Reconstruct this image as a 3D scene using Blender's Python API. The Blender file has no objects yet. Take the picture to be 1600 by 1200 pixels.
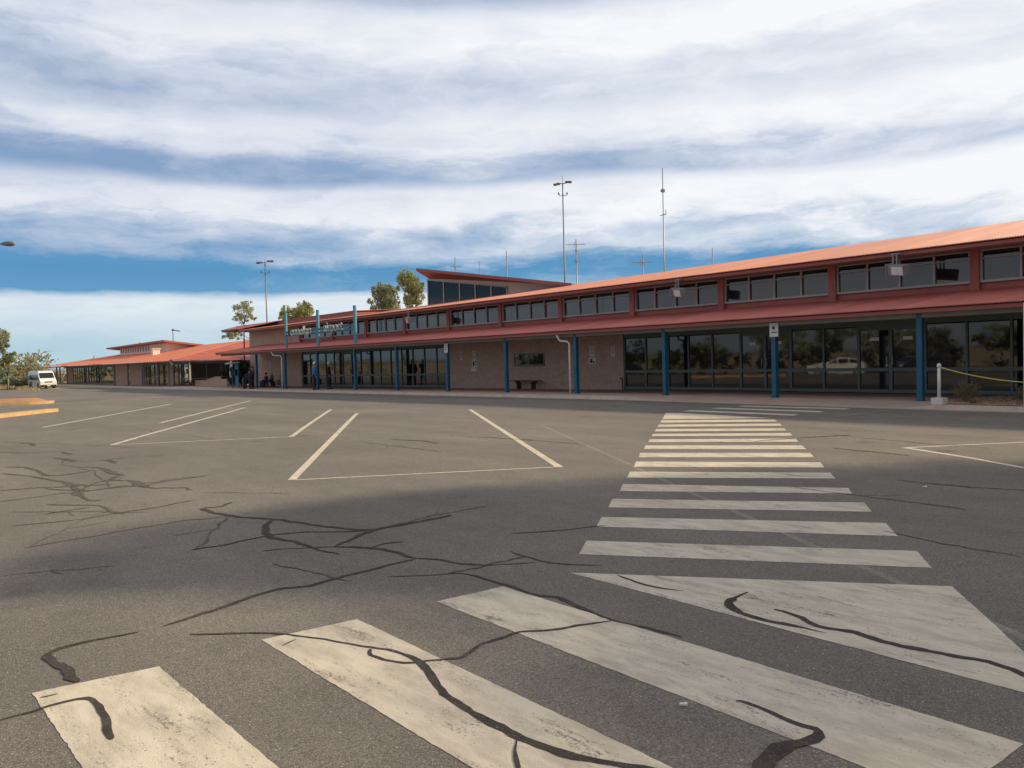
import bpy, bmesh, math, random
from math import radians as rad, sin, cos, pi, sqrt
from mathutils import Vector, Matrix
random.seed(7)
SC = bpy.context.scene
COL = SC.collection
# ------------------------------------------------------------------ survey camera (metres, X along the facade, Y away)
FPX, EYE = 1295.0, 1.65
def _ray(x, y): return Vector(((x-800)/FPX, (y-600)/FPX, 1.0))
_a, _b = _ray(-218, 588), _ray(1102, 554)
_up = _a.cross(_b).normalized()
if _up.y > 0: _up = -_up
_X = -_a.normalized(); _Y = _up.cross(_X)
RM = Matrix((_X, _Y, _up))
def gz(x): return -0.0052*max(0.0, min(-22-x, 96.0))          # the car park falls gently to the left
def fall(y): t = max(0.0, min(1.0, (-4-y)/11)); return -.5*t*t*(3-2*t)    # lower car park behind the photographer
def at(x, y, Y):                                                # survey point on the vertical plane at distance Y
    d = RM @ _ray(x, y); t = Y/d.y
    return Vector((d.x*t, Y, EYE + d.z*t))
def atx(x, Y): return at(x, 560, Y).x
def G(x, y, dz=0.0):                                            # survey point on the ground
    d = RM @ _ray(x, y); z = dz
    for _ in range(8):
        t = (z-EYE)/d.z; z = gz(d.x*t)+dz
    return Vector((d.x*t, d.y*t, z))

# ------------------------------------------------------------------ helpers
def tag(o, label=None, cat=None, group=None, kind=None):
    if label: o['label'] = label
    if cat: o['category'] = cat
    if group: o['group'] = group
    if kind: o['kind'] = kind
    return o
def empty(name, loc, label, cat, group=None, rz=0):
    o = bpy.data.objects.new(name, None); COL.objects.link(o)
    o.location = loc; o.rotation_euler = (0, 0, rz); o.empty_display_size = .2
    return tag(o, label, cat, group)
def copy_tree(o, parent=None):
    c = o.copy(); COL.objects.link(c)
    if parent: c.parent = parent
    for ch in list(o.children): copy_tree(ch, c)
    return c
class MB:
    def __init__(s): s.v = []; s.f = []
    def add(s, vs, fs):
        n = len(s.v); s.v += [tuple(v) for v in vs]; s.f += [tuple(i+n for i in f) for f in fs]; return s
    def box(s, x0, x1, y0, y1, z0, z1):
        return s.add([(x0,y0,z0),(x1,y0,z0),(x1,y1,z0),(x0,y1,z0),(x0,y0,z1),(x1,y0,z1),(x1,y1,z1),(x0,y1,z1)],
            [(0,3,2,1),(4,5,6,7),(0,1,5,4),(1,2,6,5),(2,3,7,6),(3,0,4,7)])
    def hexa(s, p): return s.add(p, [(0,3,2,1),(4,5,6,7),(0,1,5,4),(1,2,6,5),(2,3,7,6),(3,0,4,7)])
    def obox(s, c, ax, hs):                                     # oriented box: centre, 3 axes, half sizes
        c = Vector(c); p = []
        for k in (-1, 1):
            for i, j in ((-1,-1),(1,-1),(1,1),(-1,1)):
                p.append(c + ax[0]*hs[0]*i + ax[1]*hs[1]*j + ax[2]*hs[2]*k)
        return s.hexa(p)
    def tube(s, pts, rs, n=8, cap=True):
        pts = [Vector(p) for p in pts]
        if not isinstance(rs, (list, tuple)): rs = [rs]*len(pts)
        rings = []; vs = []; fs = []
        for i, p in enumerate(pts):
            d = (pts[min(i+1, len(pts)-1)] - pts[max(i-1, 0)]).normalized()
            a = Vector((0,0,1)) if abs(d.z) < .9 else Vector((1,0,0))
            u = d.cross(a).normalized(); w = d.cross(u)
            for k in range(n):
                t = 2*pi*k/n; vs.append(p + (u*cos(t)+w*sin(t))*rs[i])
        for i in range(len(pts)-1):
            for k in range(n):
                a0 = i*n+k; a1 = i*n+(k+1) % n
                fs.append((a0, a1, a1+n, a0+n))
        if cap: fs.append(tuple(range(n))[::-1]); fs.append(tuple(range((len(pts)-1)*n, len(pts)*n)))
        return s.add(vs, fs)
    def poly(s, pts): return s.add(pts, [tuple(range(len(pts)))])
    def prism(s, pts, vec):
        n = len(pts); vec = Vector(vec)
        return s.add([Vector(p) for p in pts]+[Vector(p)+vec for p in pts],
            [tuple(range(n))[::-1], tuple(range(n, 2*n))]+[(i, (i+1) % n, (i+1) % n+n, i+n) for i in range(n)])
    def build(s, name, m, parent=None, smooth=False, bevel=0, fix=False):
        me = bpy.data.meshes.new(name); me.from_pydata(s.v, [], s.f)
        if fix or bevel:
            bm = bmesh.new(); bm.from_mesh(me)
            bmesh.ops.recalc_face_normals(bm, faces=bm.faces)
            if bevel:
                eds = [e for e in bm.edges if len(e.link_faces) == 2 and e.calc_face_angle(0) > .6]
                bmesh.ops.bevel(bm, geom=eds, offset=bevel, segments=2, affect='EDGES', clamp_overlap=True)
            bm.to_mesh(me); bm.free()
        if smooth:
            for p in me.polygons: p.use_smooth = True
        me.materials.append(m)
        o = bpy.data.objects.new(name, me); COL.objects.link(o)
        if parent: o.parent = parent
        return o

# ------------------------------------------------------------------ materials
def nt(m):
    m.use_nodes = True; t = m.node_tree; return t, t.nodes, t.links
class NB:
    def __init__(s, tree): s.t = tree
    def n(s, typ, **kw):
        nd = s.t.nodes.new(typ)
        for k, v in kw.items():
            if k.startswith('i_'): nd.inputs[k[2:].replace('_', ' ')].default_value = v
            else: setattr(nd, k, v)
        return nd
    def l(s, a, b): s.t.links.new(a, b)
    def put(s, nd, idx, v):
        if isinstance(v, bpy.types.NodeSocket): s.l(v, nd.inputs[idx])
        elif v is not None: nd.inputs[idx].default_value = v
    def math(s, op, a, b=None, c=None, clamp=False):
        nd = s.n('ShaderNodeMath', operation=op); nd.use_clamp = clamp
        s.put(nd, 0, a); s.put(nd, 1, b); s.put(nd, 2, c); return nd.outputs[0]
    def mix(s, f, a, b, mode='MIX'):
        nd = s.n('ShaderNodeMix', data_type='RGBA', blend_type=mode)
        s.put(nd, 0, f); s.put(nd, 6, a); s.put(nd, 7, b); return nd.outputs[2]
    def noise(s, vec, scale, detail=4, rough=.55, dist=0):
        nd = s.n('ShaderNodeTexNoise'); s.put(nd, 'Vector', vec)
        nd.inputs['Scale'].default_value = scale; nd.inputs['Detail'].default_value = detail
        nd.inputs['Roughness'].default_value = rough; nd.inputs['Distortion'].default_value = dist
        return nd.outputs['Fac']
    def ramp(s, f, pts, interp='LINEAR'):
        nd = s.n('ShaderNodeValToRGB'); s.put(nd, 0, f); cr = nd.color_ramp; cr.interpolation = interp
        while len(cr.elements) > 1: cr.elements.remove(cr.elements[-1])
        for i, (p, c) in enumerate(pts):
            e = cr.elements[0] if i == 0 else cr.elements.new(p)
            e.position = p
            e.color = (c, c, c, 1) if isinstance(c, (int, float)) else (*c, 1)
        return nd.outputs[0]
    def map(s, vec, scale=(1,1,1), rot=(0,0,0), loc=(0,0,0)):
        nd = s.n('ShaderNodeMapping'); s.put(nd, 0, vec)
        nd.inputs['Scale'].default_value = scale; nd.inputs['Rotation'].default_value = rot; nd.inputs['Location'].default_value = loc
        return nd.outputs[0]
MATS = {}
def mat(name, c, rough=.6, var=.15, scale=3.0, bump=0, bscale=40, metal=0, spec=.5, grime=None, stretch=(1,1,1)):
    m = bpy.data.materials.new(name); t, ns, ls = nt(m); b = NB(t)
    P = ns['Principled BSDF']
    co = b.n('ShaderNodeTexCoord').outputs['Object']
    v = b.map(co, stretch)
    f = b.noise(v, scale, 6)
    lo = tuple(x*(1-var) for x in c); hi = tuple(min(1, x*(1+var)) for x in c)
    col = b.ramp(f, [(.3, lo), (.7, hi)])
    if grime:
        g = b.ramp(b.noise(v, grime[1], 8, .65), [(.5, 0.0), (.72, grime[2])])
        col = b.mix(g, col, (*grime[0], 1))
    if 'steel' in name and 'roof' in name or 'canopy' in name:
        sx = b.n('ShaderNodeSeparateXYZ'); b.l(co, sx.inputs[0])
        sh = b.math('FLOOR', b.math('DIVIDE', sx.outputs[0], .762)); wn = b.n('ShaderNodeTexWhiteNoise', noise_dimensions='1D'); b.l(sh, wn.inputs['W'])
        col = b.mix(.5, col, b.ramp(wn.outputs['Value'], [(0, .42), (1, .57)]), 'OVERLAY')
        lap = b.math('FRACT', b.math('DIVIDE', sx.outputs[0], .762)); col = b.mix(b.ramp(lap, [(.0, .35), (.035, 0.0)]), col, (.12, .05, .045, 1))
        stk = b.noise(b.map(co, (5, .25, 1)), 1.0, 6, .7); col = b.mix(b.ramp(stk, [(.5, 0.0), (.75, .4)]), col, (.35, .17, .13, 1))
    b.l(col, P.inputs['Base Color'])
    rr = b.math('MULTIPLY_ADD', f, .2, rough-.1); b.l(rr, P.inputs['Roughness'])
    P.inputs['Metallic'].default_value = metal
    P.inputs['Specular IOR Level'].default_value = spec
    if bump:
        bn = b.n('ShaderNodeBump'); bn.inputs['Strength'].default_value = bump; bn.inputs['Distance'].default_value = .01
        b.l(b.noise(co, bscale, 4), bn.inputs['Height']); b.l(bn.outputs[0], P.inputs['Normal'])
    MATS[name] = m; return m

def asphalt_nodes(b, co):
    """colour, height of old bleached asphalt with aggregate"""
    big = b.noise(co, .16, 6, .62)
    mid = b.noise(b.map(co, (.25, 1.3, 1), (0, 0, .12)), .55, 6, .6)
    base = b.ramp(big, [(.32, (.170, .147, .122)), (.46, (.222, .194, .163)), (.56, (.240, .210, .176)), (.68, (.295, .259, .210))])
    base = b.mix(b.ramp(mid, [(.38, 0.0), (.66, .6)]), base, (.135, .116, .099, 1))
    pale = b.noise(b.map(co, (.18, .9, 1), (0, 0, -.08), (4, 9, 0)), .8, 7, .65)
    base = b.mix(b.ramp(pale, [(.56, 0.0), (.72, .45)]), base, (.27, .24, .20, 1))
    st = b.noise(co, 2.2, 8, .72)
    base = b.mix(b.ramp(st, [(.50, 0.0), (.72, .55)]), base, (.105, .092, .082, 1))
    oil = b.n('ShaderNodeTexVoronoi'); oil.inputs['Scale'].default_value = .55; oil.inputs['Randomness'].default_value = 1; b.l(co, oil.inputs['Vector'])
    od = b.math('ADD', oil.outputs['Distance'], b.math('MULTIPLY', b.math('SUBTRACT', b.noise(co, 5, 5, .7), .5), .16))
    base = b.mix(b.ramp(od, [(.05, .7), (.13, 0.0)]), base, (.075, .066, .060, 1))
    vo = b.n('ShaderNodeTexVoronoi'); vo.inputs['Scale'].default_value = 125; b.l(co, vo.inputs['Vector'])
    sep = b.n('ShaderNodeSeparateColor'); b.l(vo.outputs['Color'], sep.inputs[0])
    dist = vo.outputs['Distance']
    stone = b.math('MULTIPLY', b.ramp(sep.outputs[0], [(.74, 0.0), (.80, 1.0)]), b.ramp(dist, [(.25, 1.0), (.5, 0.0)]))
    dark = b.ramp(sep.outputs[1], [(.32, .6), (.5, 0.0)])
    base = b.mix(dark, base, (.085, .073, .064, 1))
    base = b.mix(b.math('MULTIPLY', stone, b.ramp(b.noise(co, 1.1, 4), [(.35, .45), (.65, .95)])), base, (.50, .43, .34, 1))
    vb = b.n('ShaderNodeTexVoronoi'); vb.inputs['Scale'].default_value = 34; b.l(co, vb.inputs['Vector'])
    sb = b.n('ShaderNodeSeparateColor'); b.l(vb.outputs['Color'], sb.inputs[0])
    grit = b.math('MULTIPLY', b.ramp(sb.outputs[0], [(.90, 0.0), (.92, 1.0)]), b.ramp(vb.outputs['Distance'], [(.14, 1.0), (.22, 0.0)]))
    base = b.mix(b.math('MULTIPLY', grit, .8), base, (.55, .46, .36, 1))
    fine = b.noise(co, 240, 3, .7)
    base = b.mix(.5, base, b.ramp(fine, [(.3, .35), (.7, .66)]), 'OVERLAY')
    hgt = b.math('ADD', b.math('MULTIPLY', dist, -.6), b.math('MULTIPLY', fine, .5))
    return base, hgt
def ground_mat(name, kind):
    m = bpy.data.materials.new(name); t, ns, ls = nt(m); b = NB(t); P = ns['Principled BSDF']
    co = b.n('ShaderNodeNewGeometry').outputs['Position']
    base, hgt = asphalt_nodes(b, co)
    P.inputs['Roughness'].default_value = .82; P.inputs['Specular IOR Level'].default_value = .35
    bs = .55
    if kind == 'paint' or kind == 'faint' or kind == 'line':
        pc = b.mix(b.noise(co, 1.2, 5), (.62, .535, .40, 1), (.76, .68, .55, 1))
        sm = b.ramp(b.noise(b.map(co, (1.0, 3.0, 1), (0, 0, -.35)), 2.2, 8, .7), [(.42, 0.0), (.70, .8)])
        pc = b.mix(sm, pc, (.38, .32, .255, 1))
        w = b.noise(b.map(co, (.7, 2.8, 1), (0, 0, -.35)), 1.7, 9, .72, .3)
        w2 = b.noise(co, 62, 6, .9)
        w3 = b.noise(b.map(co, (1, 3.2, 1), (0, 0, -.35)), 11, 6, .7)
        ww = b.math('ADD', b.math('ADD', b.math('MULTIPLY', w, .45), b.math('MULTIPLY', w2, .38)), b.math('MULTIPLY', w3, .2))
        lim = {'paint': .566, 'line': .59, 'faint': .44}[kind]
        wear = b.ramp(ww, [(lim-.012, 0.0), (lim+.03, .95)])
        pit = b.n('ShaderNodeTexVoronoi'); pit.inputs['Scale'].default_value = 48; b.l(co, pit.inputs['Vector'])
        ps = b.n('ShaderNodeSeparateColor'); b.l(pit.outputs['Color'], ps.inputs[0])
        pm_ = b.math('MULTIPLY', b.ramp(ps.outputs[0], [(.80, 0.0), (.83, 1.0)]), b.ramp(pit.outputs['Distance'], [(.22, 1.0), (.34, 0.0)]))
        wear = b.math('MAXIMUM', wear, b.math('MULTIPLY', pm_, b.ramp(w, [(.42, 0.0), (.6, .85)])))
        if kind == 'faint': wear = b.ramp(ww, [(.36, .66), (.55, .95)])
        base = b.mix(wear, pc, base)
        P.inputs['Roughness'].default_value = .7
        bs = .28
    if kind == 'tar':
        c2 = b.ramp(b.noise(co, 6, 5), [(.35, (.052, .043, .039)), (.7, (.088, .073, .065))])
        e = b.ramp(b.noise(co, 55, 6, .8), [(.55, 0.0), (.64, .9)])
        base = b.mix(e, c2, base); P.inputs['Roughness'].default_value = .85; P.inputs['Specular IOR Level'].default_value = .12; bs = .3
    if kind == 'tarold':
        c2 = b.ramp(b.noise(co, 6, 5), [(.35, (.085, .073, .064)), (.7, (.13, .112, .098))])
        e = b.ramp(b.noise(co, 9, 6, .7), [(.5, 0.0), (.62, .9)])
        base = b.mix(e, c2, base); P.inputs['Roughness'].default_value = .9; P.inputs['Specular IOR Level'].default_value = .15; bs = .3
    if kind == 'smear':
        base = b.mix(.5, base, (.14, .125, .115, 1))
    b.l(base, P.inputs['Base Color'])
    bn = b.n('ShaderNodeBump'); bn.inputs['Strength'].default_value = bs; bn.inputs['Distance'].default_value = .006
    b.l(hgt, bn.inputs['Height']); b.l(bn.outputs[0], P.inputs['Normal'])
    return m
M_ASPH = ground_mat('asphalt', 'asphalt'); M_PAINT = ground_mat('road_paint', 'paint'); M_LINE = ground_mat('line_paint', 'line')
M_FAINT = ground_mat('faded_paint', 'faint'); M_TAR = ground_mat('tar_sealant', 'tar'); M_TAROLD = ground_mat('old_tar_sealant', 'tarold')

def brick_mat(name, c1, c2, mortar, bw=.29, bh=.085):
    m = bpy.data.materials.new(name); t, ns, ls = nt(m); b = NB(t); P = ns['Principled BSDF']
    co = b.n('ShaderNodeTexCoord').outputs['Object']
    sp = b.n('ShaderNodeSeparateXYZ'); b.l(co, sp.inputs[0])
    cb = b.n('ShaderNodeCombineXYZ'); b.l(b.math('ADD', sp.outputs[0], sp.outputs[1]), cb.inputs[0]); b.l(sp.outputs[2], cb.inputs[1])
    br = b.n('ShaderNodeTexBrick'); b.l(cb.outputs[0], br.inputs['Vector'])
    br.inputs['Scale'].default_value = 1; br.inputs['Brick Width'].default_value = bw; br.inputs['Row Height'].default_value = bh
    br.inputs['Mortar Size'].default_value = .006; br.inputs['Bias'].default_value = -.1
    br.inputs['Color1'].default_value = (*c1, 1); br.inputs['Color2'].default_value = (*c2, 1); br.inputs['Mortar'].default_value = (*mortar, 1)
    n = b.noise(co, 5, 8, .7)
    col = b.mix(.7, br.outputs[0], b.ramp(n, [(.3, .36), (.7, .62)]), 'OVERLAY')
    b.l(col, P.inputs['Base Color']); P.inputs['Roughness'].default_value = .9
    bn = b.n('ShaderNodeBump'); bn.inputs['Strength'].default_value = .6; bn.inputs['Distance'].default_value = .01
    b.l(br.outputs['Fac'], bn.inputs['Height']); bn.invert = True; b.l(bn.outputs[0], P.inputs['Normal'])
    return m
M_BRICK = brick_mat('tan_brick', (.60, .43, .355), (.51, .365, .305), (.50, .42, .37))
M_BRICKL = brick_mat('sandstone_block', (.55, .42, .31), (.48, .36, .27), (.42, .36, .3), .4, .2)
M_RENDER = mat('tan_render', (.60, .43, .35), .9, .10, 1.5, .3, 60)
M_PAVER = brick_mat('red_paver', (.38, .21, .16), (.33, .18, .135), (.24, .18, .15), .23, .115)
M_ROOF = mat('sunlit_orange_roof_steel', (.58, .25, .18), .45, .10, .8, stretch=(1, .2, 1), grime=((.56, .21, .14), .5, .6))  # sunlight painted in: same red sheeting as the canopy, coloured more orange
M_CANO = mat('red_canopy_steel', (.64, .215, .185), .55, .10, .8, stretch=(1, .2, 1), grime=((.38, .11, .105), .5, .5))
M_HIP = mat('shaded_red_roof_steel', (.40, .115, .08), .7, .10, .5, spec=.15)  # shade painted in: darker copy of the annexe's orange roof for its hip
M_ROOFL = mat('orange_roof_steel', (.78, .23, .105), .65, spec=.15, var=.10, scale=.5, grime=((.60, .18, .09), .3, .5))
M_FASC = mat('red_fascia_paint', (.38, .11, .09), .5, .10, 2)
M_REDW = mat('red_wall_paint', (.44, .14, .12), .6, .10, 2, grime=((.26, .08, .075), 1.5, .5))
M_SOFF = mat('soffit_board', (.40, .33, .31), .8, .08)
M_BEAM = mat('grey_beam_paint', (.30, .28, .25), .7, .10, 2)
M_BLUE = mat('blue_post_paint', (.014, .12, .22), .4, .18, 2.5, grime=((.05, .13, .19), 3, .5))
M_POLE = mat('teal_sign_paint', (.10, .29, .38), .45, .10, 2)
M_FRAME = mat('aluminium_teal_frame', (.12, .165, .165), .45, .08)
M_CFRM = mat('grey_window_frame', (.46, .47, .47), .5, .08)
M_WHITE = mat('white_paint', (.78, .77, .74), .5, .06, 3, grime=((.5, .46, .42), 4, .4))
M_CREAM = mat('cream_panel', (.80, .70, .62), .7, .06)
M_GALV = mat('galvanised_steel', (.30, .31, .33), .45, .12, metal=.4)
M_MAST = mat('dark_mast_steel', (.20, .21, .23), .5, .1, metal=.3)
M_BLACK = mat('black_plastic', (.02, .02, .022), .5, .2)
M_RUBBER = mat('tyre_rubber', (.025, .024, .023), .85, .2)
M_YELK = mat('yellow_kerb_paint', (.50, .33, .15), .9, .2, 3, grime=((.45, .30, .16), 6, .6))
M_KERB = mat('kerb_concrete', (.55, .455, .37), .85, .12, 2, .3, 60, grime=((.38, .31, .25), 3, .5))
M_PATH = mat('path_concrete', (.54, .395, .31), .85, .10, .8, .3, 60, grime=((.40, .29, .22), 2, .5))
M_DIRT = mat('red_soil', (.42, .20, .10), .95, .22, .6, .6, 30, grime=((.36, .27, .15), .35, .8))
M_SAND = mat('dry_ground', (.36, .27, .16), .95, .2, .25, .6, 20, grime=((.44, .38, .2), .12, .9))
M_PEBB = mat('pebble', (.36, .27, .21), .9, .35, 9)
M_WOOD = mat('dark_bench_wood', (.10, .045, .03), .6, .2, 4)
M_CONC = mat('white_concrete', (.72, .70, .66), .8, .08, 3, .3)
M_ROPE = mat('yellow_rope', (.62, .56, .16), .8, .15, 20)
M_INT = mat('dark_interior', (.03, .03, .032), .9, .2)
M_BARK = mat('pale_bark', (.30, .25, .20), .9, .25, 3, .5)
M_BARKD = mat('dark_bark', (.09, .065, .05), .9, .25, 3, .5)
def leaf_mat(name, c, c2):
    m = bpy.data.materials.new(name); t, ns, ls = nt(m); b = NB(t); P = ns['Principled BSDF']
    co = b.n('ShaderNodeNewGeometry').outputs['Position']
    f = b.noise(co, 1.1, 3); f2 = b.noise(co, 9, 2)
    col = b.mix(b.ramp(b.math('ADD', b.math('MULTIPLY', f, .6), b.math('MULTIPLY', f2, .4)), [(.38, 0.0), (.62, 1.0)]), (*c, 1), (*c2, 1))
    b.l(col, P.inputs['Base Color']); P.inputs['Roughness'].default_value = .55
    tr = b.n('ShaderNodeBsdfTranslucent'); b.l(col, tr.inputs[0])
    ms = b.n('ShaderNodeMixShader'); ms.inputs[0].default_value = .42
    b.l(P.outputs[0], ms.inputs[1]); b.l(tr.outputs[0], ms.inputs[2]); b.l(ms.outputs[0], ns['Material Output'].inputs[0])
    return m
M_GUM = leaf_mat('gum_leaves', (.22, .265, .11), (.46, .48, .22))
M_GUMG = leaf_mat('grey_gum_leaves', (.20, .24, .14), (.40, .42, .26))
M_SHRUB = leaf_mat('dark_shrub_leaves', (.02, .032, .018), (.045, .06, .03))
M_DARKH = leaf_mat('dark_scrub_leaves', (.035, .04, .022), (.08, .08, .045))
M_SCRUB = leaf_mat('scrub_leaves', (.20, .20, .10), (.40, .35, .20))
M_DRYG = leaf_mat('dry_grass', (.34, .27, .13), (.46, .38, .2))
M_GREY = leaf_mat('silver_shrub_leaves', (.10, .10, .075), (.22, .20, .16))
def glass_mat(name, base=(.012, .014, .017), ior=1.75, wav=.0):
    m = bpy.data.materials.new(name); t, ns, ls = nt(m); b = NB(t); P = ns['Principled BSDF']
    co = b.n('ShaderNodeTexCoord').outputs['Object']
    oi = b.n('ShaderNodeObjectInfo'); b.l(b.ramp(oi.outputs['Random'], [(0, tuple(x*.5 for x in base)), (.6, base), (1, tuple(x*2.2 for x in base))]), P.inputs['Base Color']); P.inputs['IOR'].default_value = ior
    d = b.noise(co, 2.0, 6, .7); b.l(b.ramp(d, [(.4, .015), (.8, .07)]), P.inputs['Roughness'])
    bn = b.n('ShaderNodeBump'); bn.inputs['Strength'].default_value = .05; bn.inputs['Distance'].default_value = .02
    b.l(b.noise(co, .9, 2), bn.inputs['Height']); b.l(bn.outputs[0], P.inputs['Normal'])
    return m
M_GLASS = glass_mat('tinted_glass', ior=1.72); M_CGLASS = glass_mat('clerestory_glass', (.018, .02, .024), 1.85)
M_DGLASS = glass_mat('dark_tower_glass', (.012, .013, .015), 1.38)
M_CARGL = glass_mat('car_glass', (.01, .01, .012), 1.5)
def car_paint(name, c):
    m = mat(name, c, .35, .03); P = m.node_tree.nodes['Principled BSDF']; P.inputs['Coat Weight'].default_value = .6; P.inputs['Coat Roughness'].default_value = .08
    return m
M_CARW = car_paint('white_car_paint', (.74, .74, .74)); M_CARD = car_paint('dark_car_paint', (.03, .035, .05)); M_CARR = car_paint('red_car_paint', (.3, .03, .03))

# ------------------------------------------------------------------ world, sun, camera
SUN = Vector((.56, 1.0, .55)).normalized()
elev = math.asin(SUN.z); 
sun = bpy.data.lights.new('sun', 'SUN'); sun.energy = 5.0; sun.angle = rad(2.8); sun.color = (1.0, .84, .58)
so = bpy.data.objects.new('sun', sun); COL.objects.link(so)
so.rotation_euler = (-SUN).to_track_quat('-Z', 'Y').to_euler()
W = bpy.data.worlds.new('World'); SC.world = W; W.use_nodes = True
def build_world():
    t = W.node_tree; b = NB(t); t.nodes.clear()
    out = b.n('ShaderNodeOutputWorld'); bg = b.n('ShaderNodeBackground'); b.l(bg.outputs[0], out.inputs[0])
    sky = b.n('ShaderNodeTexSky', sky_type='NISHITA'); sky.sun_disc = False
    sky.sun_elevation = elev; sky.sun_rotation = math.atan2(SUN.x, SUN.y)
    sky.air_density = 1.0; sky.dust_density = .5; sky.ozone_density = 2.5
    co = b.n('ShaderNodeTexCoord').outputs['Generated']
    # azimuth measured from the direction the terminal is seen in, elevation as height over distance
    fw = RM @ Vector((0, 0, 1)); fw.z = 0; fw.normalize(); rt = Vector((fw.y, -fw.x, 0))
    d1 = b.n('ShaderNodeVectorMath', operation='DOT_PRODUCT'); b.l(co, d1.inputs[0]); d1.inputs[1].default_value = fw
    d2 = b.n('ShaderNodeVectorMath', operation='DOT_PRODUCT'); b.l(co, d2.inputs[0]); d2.inputs[1].default_value = rt
    sp = b.n('ShaderNodeSeparateXYZ'); b.l(co, sp.inputs[0])
    az = b.math('ARCTAN2', d2.outputs['Value'], d1.outputs['Value'])
    el = b.math('ARCSINE', sp.outputs[2])
    el = b.math('MAXIMUM', el, 0.0)
    cv = b.n('ShaderNodeCombineXYZ'); b.l(az, cv.inputs[0]); b.l(el, cv.inputs[1])
    v = cv.outputs[0]
    # planar cloud deck coordinates blended with the angular ones: streaks shrink towards the horizon
    warp = b.n('ShaderNodeTexNoise'); b.l(b.map(v, (2.6, 7, 1)), warp.inputs['Vector']); warp.inputs['Scale'].default_value = 1.6; warp.inputs['Detail'].default_value = 9; warp.inputs['Roughness'].default_value = .62
    wv = b.n('ShaderNodeVectorMath', operation='MULTIPLY_ADD'); b.l(warp.outputs['Color'], wv.inputs[0]); wv.inputs[1].default_value = (.20, .07, 0); b.l(v, wv.inputs[2])
    big = b.noise(b.map(wv.outputs[0], (1.5, 6, 1), loc=(3.1, 1.7, 0)), 1.2, 6, .5)
    med = b.noise(b.map(wv.outputs[0], (4.0, 15, 1), loc=(1.3, 5.2, 0)), 1.6, 9, .58)
    fin = b.noise(b.map(wv.outputs[0], (9, 34, 1), loc=(7.3, 2.2, 0)), 1.5, 11, .66)
    e2 = b.math('ADD', el, b.math('MULTIPLY', b.math('SUBTRACT', big, .5), .06))
    e2 = b.math('ADD', e2, b.math('MULTIPLY', b.math('SUBTRACT', med, .5), .03))
    e2 = b.math('ADD', e2, b.math('MULTIPLY', b.math('SUBTRACT', fin, .5), .007))
    x = b.math('MULTIPLY', e2, 2.0)
    fr2 = b.ramp(x, [(.12, .22), (.26, .5), (.5, .36), (.6, .22)])
    cov = b.ramp(x, [(0.0, .60), (.09, .92), (.150, .92), (.172, .14), (.228, .04), (.262, .44), (.30, .52), (.345, .95), (.395, .98),
                     (.428, .62), (.465, .62), (.50, .95), (.66, 1.0), (.76, 1.0), (.82, .74), (1.0, .85)])
    cov = b.math('ADD', cov, b.math('MULTIPLY', b.math('SUBTRACT', fin, .5), fr2))
    cov = b.math('ADD', cov, b.math('MULTIPLY', b.math('SUBTRACT', med, .5), b.math('MULTIPLY', fr2, 2.0)))
    cov = b.math('ADD', cov, b.math('MULTIPLY', az, .26), clamp=True)
    cov = b.ramp(cov, [(.05, 0.0), (.45, .6), (.85, 1.0)])
    shade = b.ramp(x, [(0.0, .5), (.15, .6), (.3, .5), (.35, .86), (.40, .74), (.432, .22), (.47, .28), (.505, .68), (.55, .74), (.60, .46), (.66, .52), (.72, .92), (.77, .78), (.815, .28), (1.0, .3)])
    shade = b.math('ADD', shade, b.math('MULTIPLY', b.math('SUBTRACT', med, .5), 1.0))
    shade = b.math('ADD', shade, b.math('MULTIPLY', b.math('SUBTRACT', fin, .5), .30))
    shade = b.math('ADD', shade, b.math('MULTIPLY', az, .5))
    shade = b.math('ADD', shade, .03, clamp=True)
    cl = b.ramp(shade, [(0.0, (.29, .385, .57)), (.3, (.50, .575, .715)), (.65, (.735, .785, .87)), (1.0, (.93, .945, .97))])
    low = b.ramp(b.math('MULTIPLY', el, 2.0), [(.02, (.50, .70, .78)), (.08, (.60, .74, .82)), (.145, (.82, .90, .93)), (.2, (.82, .90, .95))])
    cl = b.mix(b.ramp(b.math('MULTIPLY', el, 2.0), [(.12, .85), (.26, 0.0)]), cl, low)
    ns = b.n('ShaderNodeVectorMath', operation='MULTIPLY'); b.l(sky.outputs[0], ns.inputs[0]); ns.inputs[1].default_value = (.05, .05, .05)
    blue = b.ramp(b.math('MULTIPLY', el, 2.0), [(0.0, (.30, .55, .70)), (.14, (.14, .37, .62)), (.22, (.10, .32, .585)), (.35, (.18, .38, .65)), (.8, (.20, .31, .56))])
    blue = b.mix(.12, blue, ns.outputs[0])
    col = b.mix(cov, blue, cl)
    # behind and overhead the cloud deck is thicker and greyer
    back = b.ramp(b.math('ADD', b.math('MULTIPLY', d1.outputs['Value'], .5), .5), [(.45, 1.0), (.72, 0.0)])
    top = b.ramp(el, [(.45, 0.0), (.8, 1.0)])
    grey = b.mix(med, (.34, .34, .36, 1), (.66, .65, .66, 1))
    col = b.mix(b.math('MAXIMUM', b.math('MULTIPLY', back, .8), b.math('MULTIPLY', top, .85)), col, grey)
    # below the horizon: ground bounce
    col = b.mix(b.ramp(sp.outputs[2], [(0.0, 1.0), (.004, 0.0)]), col, (.30, .24, .18, 1))
    b.l(col, bg.inputs['Color']); bg.inputs['Strength'].default_value = 1.0
build_world()
cam = bpy.data.cameras.new('camera'); cam.sensor_width = 36; cam.lens = 36*FPX/1600; cam.clip_end = 5000; cam.clip_start = .05
co_ = bpy.data.objects.new('camera', cam); COL.objects.link(co_); SC.camera = co_
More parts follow.
